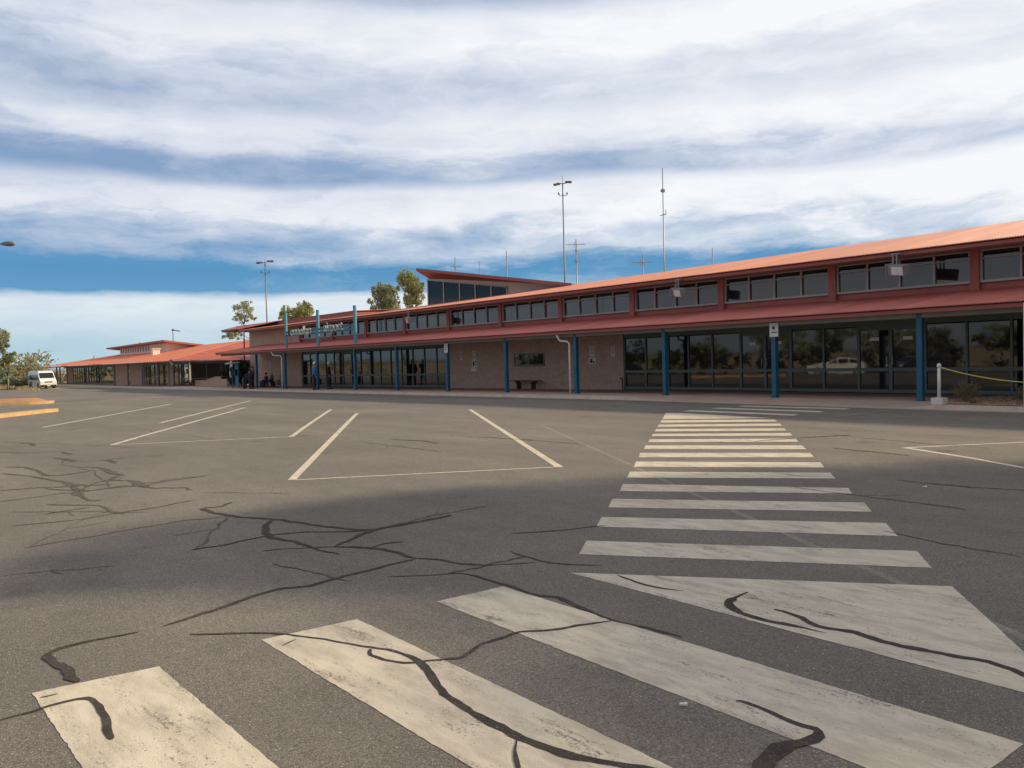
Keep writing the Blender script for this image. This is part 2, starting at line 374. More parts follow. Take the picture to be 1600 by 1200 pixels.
r_ = RM @ Vector((1,0,0)); u_ = RM @ Vector((0,-1,0)); b_ = -(RM @ Vector((0,0,1)))
co_.matrix_world = Matrix(((r_.x, u_.x, b_.x, 0), (r_.y, u_.y, b_.y, 0), (r_.z, u_.z, b_.z, EYE), (0,0,0,1)))
SC.view_settings.view_transform = 'Standard'; SC.view_settings.look = 'None'; SC.view_settings.gamma = 1
SC.view_settings.exposure = 0.0
SC.render.engine = 'CYCLES'; SC.render.resolution_x = 1024; SC.render.resolution_y = 768

# ------------------------------------------------------------------ ground
def sheet(name, x0, x1, y0, y1, dz, m, nx=30, ny=4, zf=gz):
    mb = MB(); vs = []; fs = []
    for j in range(ny+1):
        for i in range(nx+1):
            x = x0+(x1-x0)*i/nx; y = y0+(y1-y0)*j/ny; vs.append((x, y, zf(x)+dz))
    for j in range(ny):
        for i in range(nx):
            a = j*(nx+1)+i; fs.append((a, a+1, a+nx+2, a+nx+1))
    return tag(mb.add(vs, fs).build(name, m), kind='structure')
gxs = [-1800, -600, -250, -118, -108, -95, -80, -65, -50, -35, -22, 50, 300, 1800]
mb = MB(); vs = []; ys = [-1800, -200, -40, -15, -12, -9.5, -7, -4, 22, 60, 200, 1800]
for y in ys:
    for x in gxs: vs.append((x, y, gz(x)-.03+fall(y)))
n = len(gxs)
tag(mb.add(vs, [(j*n+i, j*n+i+1, (j+1)*n+i+1, (j+1)*n+i) for j in range(len(ys)-1) for i in range(n-1)]).build('ground', M_SAND), kind='structure')
# asphalt car park: one sheet up to the kerb, far edge bending round the scrub on the left
vs = []; fs = []; xs = [60, 30, 10, -5, -15, -22, -35, -45, -55, -65, -75, -85, -95, -105, -118, -125, -140]
yy_ = [-30, -15, -13.5, -12, -10.8, -9.5, -8.2, -7, -5.5, -4, 22.78]; ny = len(yy_)
for i, x in enumerate(xs):
    vs += [(x, y, gz(x)+fall(y)) for y in yy_]
    if i: fs += [((i-1)*ny+j, i*ny+j, i*ny+j+1, (i-1)*ny+j+1)[::-1] for j in range(ny-1)]
tag(MB().add(vs, fs).build('car_park', M_ASPH), kind='structure')

# footpath with kerb; a flush ramp where the crossing lands
def path_profile(x):
    if -20.6 < x < -11.4: return .006
    if -22.0 < x <= -20.6: return .006+.124*(-20.6-x)/1.4
    if -11.4 <= x < -10.6: return .006+.124*(x+11.4)/.8
    return .13
xs = [40, 20, 5, -5, -10.6, -11.4, -14, -17, -20.6, -22, -25, -30, -40, -50, -60, -70, -75, -80, -90, -110, -140, -165]
kb = MB(); pb = MB(); kv = []; pv = []
for x in xs:
    g = gz(x); e = path_profile(x)
    kv += [(x, 22.62, g-.02), (x, 22.62, g+.025), (x, 22.76, g+.03), (x, 22.80, g+e-.012), (x, 22.84, g+e), (x, 23.0, g+e+.003)]
    pv += [(x, 23.0, g+e+.0025), (x, 24.1, g+.13), (x, 29, g+.13), (x, 46, g+.13)]
kb.add(kv, [(i*6+k, i*6+k+1, i*6+k+7, i*6+k+6) for i in range(len(xs)-1) for k in range(5)])
pb.add(pv, [(i*4+k, i*4+k+1, i*4+k+5, i*4+k+4) for i in range(len(xs)-1) for k in range(3)])
tag(kb.build('kerb', M_KERB), kind='structure'); tag(pb.build('footpath', M_PATH), kind='structure')
tag(sheet('paver_strip', -165, -21, 25.4, 27.97, .136, M_PAVER), kind='structure')
tag(sheet('paver_strip', -21, -11.2, 26.2, 27.97, .136, M_PAVER), kind='structure')
# garden bed at the right with pebbles
tag(sheet('garden_soil', -10.9, 12, 23.15, 27.9, .142, M_DIRT, 6, 2), kind='structure')
rnd = random.Random(3); pm = MB()
for i in range(2600):
    x = -10.8+rnd.random()**1.2*12; y = 23.2+rnd.random()*4.5; s = .015+rnd.random()*.03
    a = rnd.random()*pi; c, d = cos(a)*s, sin(a)*s; z = .142
    pm.add([(x-c,y-d,z),(x+d,y-c,z),(x+c,y+d,z),(x-d,y+c,z),(x,y,z+s*.9)], [(0,1,4),(1,2,4),(2,3,4),(3,0,4)])
tag(pm.build('pebbles', M_PEBB), 'loose brown pebbles covering the garden bed by the glass wall', 'pebbles', kind='stuff')

# ------------------------------------------------------------------ markings
def mark(name, pts, m, dz=.0022, world=False):
    P3 = [Vector(p) if world else G(*p) for p in pts]
    rn = random.Random(int(abs(P3[0].x)*1000)); out = []
    for i, p in enumerate(P3):
        q = P3[(i+1) % len(P3)]; L0 = (q-p).length; far = (p+q).length/2
        st_ = .035 if far < 14 else .3; k = max(1, int(L0/st_)); am = .006 if far < 14 else .012
        nn = Vector((-(q-p).y, (q-p).x, 0)).normalized(); drift = 0
        for j in range(k):
            drift = drift*.6+rn.uniform(-1, 1)*am*.30
            out.append(p.lerp(q, j/k)+nn*(drift+rn.uniform(-1, 1)*am*.35+(rn.random() < .04)*rn.uniform(-1, 1)*am*1.2))
    mb = MB().poly([(p.x, p.y, gz(p.x)+dz) for p in out])
    o = mb.build(name, m)
    if o.data.polygons[0].normal.z < 0: o.data.flip_normals()
    return tag(o, kind='structure')
def z1(*p): return [(980+x/4.444, 620+y/4.444) for x, y in p]
stripes = [[(916.4,845.1),(1433,861.2),(1455.6,887.5),(904.4,866.1)], [(940,808),(1384.4,817.4),(1403,838),(931.8,823)],
 [(956.9,779.5),(1350.6,785.5),(1361.9,799.8),(950.5,793)], [(973.8,756.3),(1325.5,762.6),(1331.9,771.3),(968.1,767.5)],
 [(984.5,737),(1297.7,738.8),(1305.2,747.8),(979.5,746.5)], [(994,721.3),(1282,722.6),(1288.3,730.7),(990.1,729.4)],
 [(1000.3,707.8),(1265.8,707.8),(1271.8,714.5),(998,714.5)], [(1008.1,696),(1253.4,696),(1260.1,701.9),(1006.3,701.5)],
 z1((155,296),(1170,290),(1188,313),(147,315)), z1((180,258),(1130,252),(1147,270),(167,274)), z1((200,224),(1090,220),(1107,235),(190,241)),
 z1((220,194),(1060,186),(1075,201),(210,209)), z1((238,163),(1025,158),(1042,172),(230,180)), z1((268,112),(370,112),(1010,148),(245,155)),
 z1((375,100),(450,93),(1195,122),(1150,131)), z1((580,82),(640,76),(1370,100),(1330,108)), z1((765,67),(815,61),(1550,80),(1510,88)),
 [(890,895),(1487.5,916.4),(1699,1109)], [(785.4,916.7),(1599,1163),(1484,1251),(681.3,940.4)]]
for s in stripes: mark('crossing_stripe', s, M_PAINT)
A, B_ = G(785.4,916.7), G(1599,1163); Ln = (B_-A).length
def run(p, q, L): p, q = G(*p), G(*q); return p+(q-p).normalized()*L
mark('crossing_stripe', [G(408.3,1000), G(558.3,968), run((558.3,968),(1025,1187.5),Ln), run((408.3,1000),(733,1198),Ln*1.02)], M_PAINT, world=True)
mark('crossing_stripe', [G(50,1083), G(248,1041.7), run((248,1041.7),(433,1198),Ln), run((50,1083),(127,1198),Ln)], M_PAINT, world=True)
def ribbon(name, pts, w, m, dz=.007, world=False, jit=0, seed=0, taper=True):
    P3 = [Vector(p) if world else G(*p) for p in pts]
    rn = random.Random(seed); Q = []
    for i in range(len(P3)-1):                              # Catmull-Rom resample for a hand-poured line
        p0 = P3[max(i-1, 0)]; p1 = P3[i]; p2 = P3[i+1]; p3 = P3[min(i+2, len(P3)-1)]
        k = max(2, min(26, int((p2-p1).length/.05))) if jit else max(1, int((p2-p1).length/.7))
        for j in range(k):
            t = j/k
            Q.append(.5*((2*p1)+(p2-p0)*t+(2*p0-5*p1+4*p2-p3)*t*t+(3*p1-p0-3*p2+p3)*t*t*t) if jit else p1.lerp(p2, t))
    Q.append(P3[-1]); vs = []; fs = []; N = len(Q)
    if jit:
        dr = Vector((0, 0, 0)); am = (w[0] if isinstance(w, (list, tuple)) else w)
        for i in range(1, N-1):
            dr = dr*.82+Vector((rn.uniform(-1, 1), rn.uniform(-1, 1), 0))*am*.30; Q[i] = Q[i]+dr
    for i, p in enumerate(Q):
        d = Q[min(i+1, N-1)]-Q[max(i-1, 0)]; d.z = 0; d.normalize(); nn = Vector((-d.y, d.x, 0))
        ww = (w[int(i/N*len(w))] if isinstance(w, (list, tuple)) else w)*.5
        if jit: ph = rn.uniform(.75, 1.3) if i % 9 == 0 or i == 0 else ph; ww *= (1+rn.uniform(-jit, jit)*1.3)*ph
        if taper and jit: ww *= min(1, .35+min(i, N-1-i)*.3)
        o = nn*rn.uniform(-.15, .15)*ww*(1 if jit else 0)
        for s_ in (1, -1):
            q = p+nn*ww*s_+o; vs.append((q.x, q.y, gz(q.x)+dz))
        if i: a = 2*i; fs.append((a-2, a-1, a+1, a))
    ob = MB().add(vs, fs).build(name, m)
    if ob.data.polygons[0].normal.z < 0: ob.data.flip_normals()
    return tag(ob, kind='structure')
for i, (p, q, w) in enumerate([((456,750),(558,646),.12), ((874,730),(734,640),.12), ((462,750),(868,730),.07), ((517,640),(455,682.5),.11), ((455,682.5),(172,695.4),.08),
    ((176,695),(383,637),.12), ((250,661),(392,626),.12), ((66,668),(269,631),.13), ((1418,699.7),(1720,685.5),.09), ((1412.5,699.5),(1512.5,715),.11), ((1512.5,715),(1740,757),.10)]):
    ribbon('bay_line', [p, q], w, M_LINE, .0025+.0006*(i % 3))
for i, (p, q, w) in enumerate([((62,669),(250,661),.10), ((1280,654),(1415,637.5),.10), ((1280,654),(1590,668),.10), ((20,617),(200,612),.25), ((640,625),(700,624),.3)]):
    ribbon('faded_line', [p, q], w, M_FAINT, .0012)
ribbon('faded_line', [(845,664),(975,722),(1078.8,769.4),(1180,812.5),(1277.5,855.6),(1405,910),(1590,992),(1720,1052)], .075, M_FAINT, .0012)
def zl(*p): return [(x/5, 640+y/5) for x, y in p]
cracks = [([(297,991.7),(400,989),(450,992.5),(504,1000),(575,1011.7),(617,1019.6),(650,1032.5),(671,1055),(700,1089.6),(733,1112.5),(775,1135),(808,1153),(858,1171),(921,1187.5),(1004,1201),(1100,1215)], [.022,.026,.03,.05,.05,.05,.04]),
 ([(579,1014.6),(577,1021),(587.5,1028),(617,1034),(650,1035.4),(687.5,1031),(717,1028),(733,1023),(754,1009),(783,998),(812.5,987.5),(858,984.6),(900,978),(954,971)], .03),
 ([(604,901.6),(675,898.7),(727,896.8),(789,914.4),(836.6,931),(865,933.4),(903,947.6),(955,969),(1000,978),(1066,996)], [.02,.03,.035,.03]),
 ([(257,978.5),(318.8,959.5),(380.5,936.7),(428,921.5),(485,914.4),(542,897.8),(608.5,882.6),(649,872.6)], .042),
 ([(649,872.6),(618,862),(580,856.4),(523,854),(466,856.4),(409,860.7)], [.045,.05,.03,.02]),
 ([(649,872.6),(684.6,875.4),(732,882),(789,882),(836.6,879.7)], [.04,.03,.02]),
 ([(361.5,784.7),(342.5,792.3),(316,795.6),(361.5,806.6),(428,811.3),(466,817),(532.5,825.6),(580,827.5),(627.5,819.4),(675,812.3),(707,805)], .05),
 ([(428,812.3),(418.5,826.5),(425.7,838.4),(466,847.9),(504,862),(528,867)], [.06,.075,.05,.03]),
 ([(297.4,860),(352,851.7),(418.5,838.4),(475.5,832),(528,832),(582,829)], .04),
 ([(523,854),(551.5,843),(580,830),(627,821),(707,806)], [.05,.06,.03]), ([(580,856),(604,849),(632,847)], .02),
 ([(798.6,833.6),(865,830),(950.6,820.8)], .02), ([(796,862),(827,871.6),(865,881),(941,884.5)], .02),
 ([(218,988),(173,996.7),(133,1004),(93,1015),(75,1025),(83,1036.7),(100,1046.7),(110,1060),(122,1066)], [.02,.03,.05,.06,.06]),
 ([(0,1126.7),(50,1113),(100,1098),(133,1093),(150,1100),(163,1120),(171.7,1146.7),(175,1156.7)], [.02,.025,.03,.045,.05,.05]),
 ([(63,1091),(90,1085)], .02),
 ([(1168.8,925.8),(1144,938),(1140.6,945.6),(1157.5,958.8),(1195,970),(1240,979),(1290.6,990)], [.02,.05,.05,.04,.02]),
 ([(1210,953),(1240,961.8),(1277.5,978),(1322.5,987),(1375,1002),(1450,1020.6),(1525,1034.5),(1562.5,1043),(1600,1058),(1650,1078)], .038),
 ([(1150,1096.8),(1168.8,1099.4),(1210,1116),(1255,1135),(1279.4,1144.4),(1270,1157.5),(1232.5,1165),(1210,1180),(1191,1200),(1180,1215)], [.03,.035,.04,.06,.08,.075]),
 ([(964,899.5),(992.5,910),(1030,919),(1067.5,924)], .022), ([(808,1156),(802,1175),(806,1200),(806,1215)], [.015,.025,.03]), ([(441.7,1010),(462.5,1000)], .015)]
for i, (c, w) in enumerate(cracks): ribbon('crack_sealant', c, w, M_TAR, .0032+.00015*i, jit=.14, seed=i)
for i, (c, w) in enumerate([([(38,856.6),(80,849),(140,839),(200,828),(260,818),(300,812),(320,811),(361,806)], .03),
 (zl((0,500),(120,508),(240,525),(330,535),(420,553),(500,570),(560,600),(600,640),(640,690),(720,715),(790,705)), [.04,.05,.06,.11,.11,.06]),
 (zl((370,738),(550,742),(720,745),(830,765),(900,805),(960,818)), .055), (zl((0,635),(250,612),(450,605),(700,592),(870,588)), .06),
 (zl((0,720),(250,688),(450,660),(600,650)), .03), (zl((80,912),(400,882),(700,850),(880,815),(1000,797),(1200,770),(1400,730),(1520,705)), .03),
 (zl((40,450),(150,450),(240,462),(320,485),(380,515),(520,510),(700,480)), .07), (zl((600,455),(700,450),(780,455),(850,485),(900,500),(940,513),(900,530),(860,553)), [.05,.09,.12,.12]),
 (zl((1010,553),(1060,570),(1110,590),(1150,615),(1300,615),(1400,612),(1505,627)), [.12,.12,.05,.05]), (zl((350,618),(500,628),(700,632),(900,610),(1100,595),(1300,560),(1450,540),(1600,520)), .045),
 (zl((425,378),(500,390),(580,407)), .1), (zl((490,335),(560,350)), .1), (zl((170,262),(240,265),(272,285)), .1), (zl((0,330),(150,340),(400,330),(600,318)), .04),
 (zl((820,395),(860,405),(905,420)), .08), (zl((600,410),(750,403),(900,385),(1100,370)), .03), (zl((350,820),(500,795),(700,765)), .03), (zl((580,590),(620,640),(680,600),(800,560),(1000,552)), .05),
 ([(610,687),(660,689),(683,693)], .05), ([(330,642),(420,640),(470,639)], .05), ([(1300,700),(1360,706),(1420,712)], .05), ([(1180,690),(1260,684),(1330,680)], .05),
 ([(700,680),(800,686),(905,694)], .03), ([(1400,750),(1500,760),(1620,768)], .03)]):
    ribbon('old_crack_sealant', c, w, M_TAROLD, .0032+.00015*i, jit=.2, seed=50+i)
rn = random.Random(21)
hair = [((40,856),(170,795)), ((0,742),(140,760)), ((60,700),(260,690)), ((120,770),(330,742)), ((20,800),(230,800)), ((0,690),(170,705)), ((90,720),(200,760)), ((200,668),(330,690)),
        ((360,806),(300,860)), ((430,880),(560,905)), ((620,819),(760,790)), ((320,770),(450,772)), ((0,900),(180,884)), ((700,896),(820,868)), ((1240,760),(1500,800)), ((1300,680),(1560,700)), ((560,690),(690,706)), ((1380,830),(1600,870))]
for i, (p, q) in enumerate(hair):
    p3, q3 = G(*p), G(*q); L0 = (q3-p3).length; nn = Vector((-(q3-p3).y, (q3-p3).x, 0)).normalized(); pts = []; dr = 0
    for j in range(13):
        dr += rn.uniform(-1, 1)*L0*.022; pts.append(p3.lerp(q3, j/12)+nn*dr)
    ribbon('hairline_crack', pts, .012+.012*rn.random(), M_TAROLD, .0026+.0001*i, world=True, jit=.3, seed=200+i)
    if i % 2 == 0:
        o0 = pts[5]; dd = (pts[6]-pts[5]).normalized(); br = dd*cos(.8)+nn*sin(.8)*(1 if i % 4 else -1)
        ribbon('hairline_crack', [o0+br*L0*.08*j+nn*rn.uniform(-.03, .03)*L0*.3 for j in range(4)], .012, M_TAROLD, .0025, world=True, jit=.3, seed=300+i)
# litter
for i, (x, y) in enumerate([(1068,1104),(1105,741),(1445,762)]):
    p = G(x, y); r = [.018, .025, .025][i]
    mb = MB(); d = Vector((.8, .6, 0)); e = Vector((-.6, .8, 0))
    mb.obox(p+Vector((0,0,.012)), (d, e, Vector((0,0,1))), (r, r*.35, .004)); mb.obox(p+d*r*.6+Vector((0,0,.016)), (d, (e+Vector((0,0,.5))).normalized(), Vector((0,0,1))), (r*.4, r*.3, .003))
    tag(mb.build('paper_scrap', M_WHITE), ['white cigarette end lying on bare asphalt beside the long near stripe','white scrap of paper on the asphalt between bay line and crossing','crumpled white scrap on the dark asphalt right of the crossing'][i], 'litter')

# ------------------------------------------------------------------ main terminal
def corr(mb, x0, x1, ylo, zlo, yhi, zhi, pitch=.076, amp=.021, th=.01, zhif=None):
    """corrugated sheet running from (ylo,zlo) up to (yhi,zhi), with the wavy edge at the low side"""
    n = int((x1-x0)/pitch)*4; vs = []; fs = []
    for i in range(n+1):
        x = x0+(x1-x0)*i/n; w = amp*[0, 1, 0, -1][i % 4]
        zh = zhif(x) if zhif else zhi
        vs += [(x, ylo, zlo+w+th), (x, yhi, zh+w+th), (x, ylo, zlo+w-th*.3), (x, yhi, zh+w-th*.3)]
        if i:
            a = 4*i; fs += [(a-4, a, a+1, a-3), (a-2, a-1, a+3, a+2), (a-4, a-2, a+2, a)]
    mb.add(vs, fs)
T = empty('terminal_building', (-40, 28, 0), 'long low airport terminal with red corrugated roofs, blue posts and dark glass walls', 'building')
def part(mb, name, m, parent=T, **kw):
    o = mb.build(name, m, None, **kw); 
    if parent is not None:
        o.parent = parent; o.matrix_parent_inverse = Matrix.Translation(-parent_world(parent))
    return o
def parent_world(p):
    return Vector(p.location) if p.parent is None else Vector((0,0,0))   # parts sit at the world origin
WX = [-1.7, -6.65, -11.6, -16.49, -21.44, -26.41, -31.36, -36.37, -41.5, -46.6, -51.85, -57.1, -62.9]   # clerestory pillars
PX = [-1.8, -6.75, -11.69, -16.6, -21.48, -26.52, -31.47, -36.53, -41.8, -46.94, -52.38, -57.83, -63.4]  # verandah posts
XR = 8.0
# verandah roof
mb = MB(); corr(mb, -71.5, XR, 23.9, 2.84, 28.0, 3.47); part(mb, 'verandah_roof', M_CANO)
mb = MB(); mb.box(-71.5, XR, 23.98, 24.02, 2.69, 2.80); mb.box(-71.5, -71.46, 23.97, 28, 2.72, 2.83)
part(mb, 'verandah_fascia', M_FASC)
mb = MB(); mb.box(-71.3, XR, 24.32, 24.48, 2.565, 2.70); part(mb, 'verandah_beam', M_BEAM)
mb = MB(); mb.box(-71.4, XR, 24.5, 27.9, 2.70, 2.73); part(mb, 'verandah_soffit', M_SOFF)
# upper roof
ridge = [(-82, 5.80), (-62, 5.84), (-44, 5.98), (-27, 6.14), (-12.4, 6.29), (8, 6.42)]
def rz(x):
    for (a, za), (b2, zb) in zip(ridge, ridge[1:]):
        if a <= x <= b2: return za+(zb-za)*(x-a)/(b2-a)
    return ridge[-1][1] if x > 0 else ridge[0][1]
mb = MB(); corr(mb, -72.8, XR, 26.5, 4.84, 34.0, 6.1, zhif=rz); part(mb, 'upper_roof', M_ROOF)
mb = MB(); vs = []; fs = []
xs2 = [-77, -57, -40, -25, -11, 8]
for i, x in enumerate(xs2):
    vs += [(x, 33.99, rz(x)+.015), (x, 44, 3.2)]
    if i: fs.append((2*i-2, 2*i-1, 2*i+1, 2*i)[::-1])
part(mb.add(vs, fs), 'rear_roof', M_ROOF)
mb = MB(); mb.box(-72.8, XR, 26.58, 26.62, 4.69, 4.80); part(mb, 'upper_fascia', M_FASC)
mb = MB(); mb.box(-73.6, XR, 26.625, 27.82, 4.74, 4.77); part(mb, 'upper_soffit', M_SOFF)
# raised roof edge at the left end
q0, q1 = at(352, 516, 30.2), at(553, 487.5, 30.2)
mb = MB(); mb.box(-83.5, q1.x, 30.2, 36, 5.30, 5.70); mb.prism([(-83.5, 30.15, 5.70), (-83.5, 36.3, 6.0), (q1.x+.1, 36.3, 6.0), (q1.x+.1, 30.15, 5.70)], (0, 0, .05))
part(mb, 'raised_roof', M_FASC, fix=True)
mb = MB(); mb.box(-77.2, -74.1, 26.7, 30.1, 4.86, 4.98); mb.box(-83.3, -77.2, 28.6, 30.1, 5.1, 5.3); part(mb, 'roof_end', M_FASC)
mb = MB(); mb.add([(-77.4, 26.5, 5.0), (-72.8, 26.5, 4.95), (-72.8, 30.15, 5.7), (-83.5, 30.15, 5.66), (-77.4, 26.5, 5.06), (-72.8, 26.5, 5.01), (-72.8, 30.15, 5.76), (-83.5, 30.15, 5.72)], [(0,3,2,1),(4,5,6,7),(0,1,5,4),(1,2,6,5),(2,3,7,6),(3,0,4,7)]); part(mb, 'roof_end_sheet', M_FASC)
# clerestory wall
mb = MB(); mb.box(-62.8, XR, 27.98, 28.2, 3.3, 3.70); mb.box(-62.8, XR, 27.99, 28.2, 4.74, 5.0); part(mb, 'clerestory_wall', M_REDW)
mb = MB(); mb.box(-74.0, -62.9, 27.9, 28.25, -.5, 5.0); part(mb, 'end_wall', M_RENDER)
mb = MB(); mb.box(-74.0, -73.7, 28.25, 44, -.5, 4.6); mb.box(XR-.3, XR, 28.2, 44, 0, 4.7); mb.box(-74, XR, 43.7, 44, -.5, 3.2); part(mb, 'side_wall', M_BRICK)
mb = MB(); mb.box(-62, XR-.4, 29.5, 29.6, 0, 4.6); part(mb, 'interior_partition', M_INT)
for x in WX[:-1]+[-62.9]:
    mb = MB(); mb.box(x-.14, x+.14, 27.80, 28.1, 3.45, 4.738); part(mb, 'pillar', M_REDW)
for i in range(len(WX)-1):
    x1, x0 = WX[i]-.145, WX[i+1]+.145
    fr = MB(); z0, z1_ = 3.70, 4.735
    fr.box(x0, x1, 27.87, 27.97, z0, z0+.07); fr.box(x0, x1, 27.90, 27.97, z1_-.05, z1_)
    for k in range(5):
        xx = x0+(x1-x0)*k/4; xx = min(max(xx, x0+.03), x1-.03)
        fr.box(xx-.03, xx+.03, 27.895, 27.965, z0+.07, z1_-.05)
    for k in range(4):
        a, c = x0+(x1-x0)*k/4+.03, x0+(x1-x0)*(k+1)/4-.03
        fr.box(a, c, 27.91, 27.955, 4.445, 4.48)
    f_ = part(fr, 'clerestory_window', M_CFRM)
    pn = MB()
    for k in range(4):
        a, c = x0+(x1-x0)*k/4+.032, x0+(x1-x0)*(k+1)/4-.032
        j = random.uniform(-.003, .003)
        pn.add([(a, 27.975+j, z0+.07), (c, 27.975-j, z0+.07), (c, 27.975-j, z1_-.05), (a, 27.975+j, z1_-.05)], [(0,1,2,3)])
    part(pn, 'pane', M_CGLASS, f_)
# ground floor walls
def wall_seg(x0, x1, y=27.95, z1=2.72, m=M_BRICK, name='wall'): 
    mb = MB(); mb.box(x0, x1, y, y+.25, gz(x0)-.1, z1); return part(mb, name, m)
wall_seg(-41.65, -27.15)
mb = MB(); mb.box(-64.2, XR, 27.93, 28.0, 2.66, 3.3); part(mb, 'lintel', M_BEAM)
def glazed(x0, x1, kind='window', sub=1, sign=False):
    g = gz((x0+x1)/2)+.13; z0, z1 = g+.03, 2.655; mr = g+.78
    fr = MB(); y0, y1 = 27.95, 28.03; w = .035 if kind == 'window' else .06
    fr.box(x0, x0+w, y0, y1, z0, z1); fr.box(x1-w, x1, y0, y1, z0, z1)
    fr.box(x0+w, x1-w, y0+.005, y1, z0, z0+.12); fr.box(x0+w, x1-w, y0+.005, y1, mr, mr+.12)
    top = 2.5 if kind == 'window' else 2.34
    fr.box(x0+w, x1-w, y0+.005, y1, top, z1)
    if sub == 2: xm = (x0+x1)/2; fr.box(xm-.06, xm+.06, y0-.006, y1, z0, top-.002)
    f_ = part(fr, kind if kind == 'door' else 'shopfront_window', M_FRAME)
    pn = MB(); j = random.uniform(-.004, .004)
    pn.add([(x0+w, 28.0+j, z0+.12), (x1-w, 28.0-j, z0+.12), (x1-w, 28.0-j, top), (x0+w, 28.0+j, top)], [(0,1,2,3)])
    part(pn, 'pane', M_GLASS, f_)
    if sign:
        for u in (.25, .75):
            xc = x0+u*(x1-x0); part(MB().box(xc-.17, xc+.17, 27.975, 27.985, 1.98, 2.10), 'door_notice', M_WHITE, f_)
        for u in (-.095, .095):
            xm = (x0+x1)/2+u; part(MB().box(xm-.015, xm+.015, 27.87, 27.946, g+1.0, g+1.3), 'door_handle', M_GALV, f_)
    return f_
rx = [-27.08, -25.76, -24.44, -23.3, -22.04, -20.63]
for a, c in zip(rx, rx[1:]): glazed(a, c)
glazed(-20.63, -18.31, 'door', 2, True)
for a, c in zip([-18.31, -16.95, -15.6], [-16.95, -15.6]): glazed(a, c)
glazed(-15.6, -13.23, 'door', 2, True)
for a, c in zip([-13.23, -11.91, -10.59, -9.27, -7.95, -6.63, -5.3, -3.97, -2.65, -1.3, 0], [-11.91, -10.59, -9.27, -7.95, -6.63, -5.3, -3.97, -2.65, -1.3, 0]): glazed(a, c)
wall_seg(0, 8)
lx = [-64.2+i*1.408 for i in range(17)]
for i in range(16):
    if i == 6: glazed(lx[6], lx[8], 'door', 2, True)
    elif i == 7: continue
    else: glazed(lx[i], lx[i+1])
mb = MB(); mb.box(-64.2, -62.9, 27.96, 28.2, 2.66, 3.3); part(mb, 'wall', M_BRICK)
# small strip window
f_ = MB(); f_.box(-35.31, -32.81, 27.90, 27.948, 1.90, 1.95); f_.box(-35.31, -32.81, 27.90, 27.948, 1.33, 1.38)
for x in (-35.31, -34.08, -32.86): f_.box(x, x+.05, 27.905, 27.948, 1.38, 1.90)
f_.box(-35.35, -32.77, 27.85, 27.948, 1.28, 1.33); f_ = part(f_, 'strip_window', M_FRAME)
pn = MB(); pn.add([(-35.26, 27.935, 1.38), (-32.86, 27.935, 1.38), (-32.86, 27.935, 1.90), (-35.26, 27.935, 1.90)], [(0,1,2,3)]); part(pn, 'pane', M_GLASS, f_)
# posts
for x in PX:
    mb = MB(); g = gz(x)+.13
    mb.box(x-.085, x+.085, 24.315, 24.485, g, 2.70); mb.box(x-.13, x+.13, 24.27, 24.53, g-.005, g+.015)
    part(mb, 'post', M_BLUE, bevel=.012)
# downpipes
for X0, X1 in ((-27.3, -26.78), (-59.4, -58.1)):
    mb = MB(); g = gz(X1)+.14
    mb.tube([(X0-.1, 24.05, 2.72), (X0, 24.1, 2.5), (X0+.05, 24.12, 2.42), (X1-.1, 24.22, 2.37), (X1, 24.25, 2.28), (X1, 24.25, g)], .045, 8)
    for z in (.45, 1.2, 1.9): mb.tube([(X1, 24.25, z), (X1, 24.25, z+.04)], .058, 8)
    part(mb, 'downpipe', M_WHITE, smooth=True)
# control room on the roof
wc = at(670, 440, 34); tip = at(650, 419, 32.6); rt_ = at(893, 442.5, 32.6)
mb = MB(); zl_, zr_ = 8.0, at(885, 445, 34).z-.15
xa, xb = wc.x, at(885, 445, 34).x
CR = empty('control_room', (xa, 34, 4.5), 'raised rooftop room with dark windows and sloping red skillion roof behind the terminal ridge', 'building')
zt0 = at(670, 428, 34).z; zt1 = at(885, 444, 34).z
mb.hexa([(xa, 34, 4.0), (xb, 34, 4.0), (xb, 42.8, 4.0), (xa, 42.8, 4.0), (xa, 34, zt0), (xb, 34, zt1-.1), (xb, 42.8, zt1-2.0), (xa, 42.8, zt0-2.2)]); part(mb, 'wall', M_CREAM, CR, fix=True)
w0, w1 = atx(672, 34), atx(795, 34)
zz0, zz1 = at(672, 437, 33.9).z, at(795, 448.5, 33.9).z
fr = MB()
mul = [672, 696.6, 721.5, 746, 770.7, 795]
for k, px in enumerate(mul):
    X = atx(px, 33.95); u = (X-w0)/(w1-w0); zt = zz0+(zz1-zz0)*u
    fr.box(X-.06, X+.06, 33.90, 33.99, 4.6, zt)
fr.prism([(w0-.06, 33.88, zz0), (w1+.06, 33.88, zz1), (w1+.06, 33.88, zz1+.10), (w0-.06, 33.88, zz0+.10)], (0, .11, 0))
f_ = part(fr, 'window', M_CFRM, CR, fix=True)
pn = MB(); pn.add([(w0, 33.96, 4.6), (w1, 33.96, 4.6), (w1, 33.96, zz1), (w0, 33.96, zz0)], [(0,1,2,3)]); part(pn, 'pane', M_DGLASS, f_)
mb = MB()   # roof: thin front fascia, soffit dropping back to the wall like a prow
R0, R1 = tip, rt_
zu = at(669, 441, 34).z
mb.add([(R0.x, R0.y, R0.z), (R1.x, R1.y, R1.z), (R1.x, 43, R1.z-1.9), (R0.x, 43, R0.z-1.9),
        (R0.x, R0.y, R0.z-.2), (R1.x, R1.y, R1.z-.2), (xb, 33.99, zt1-.02), (xa, 33.99, zt0-.35), (xa, 43, zt0-2.1), (R0.x, 43, R0.z-2.04), (R1.x, 43, R1.z-2.04)],
       [(0,1,2,3), (0,4,5,1), (4,7,6,5), (0,3,9,4), (4,9,8,7), (1,5,10,2)])
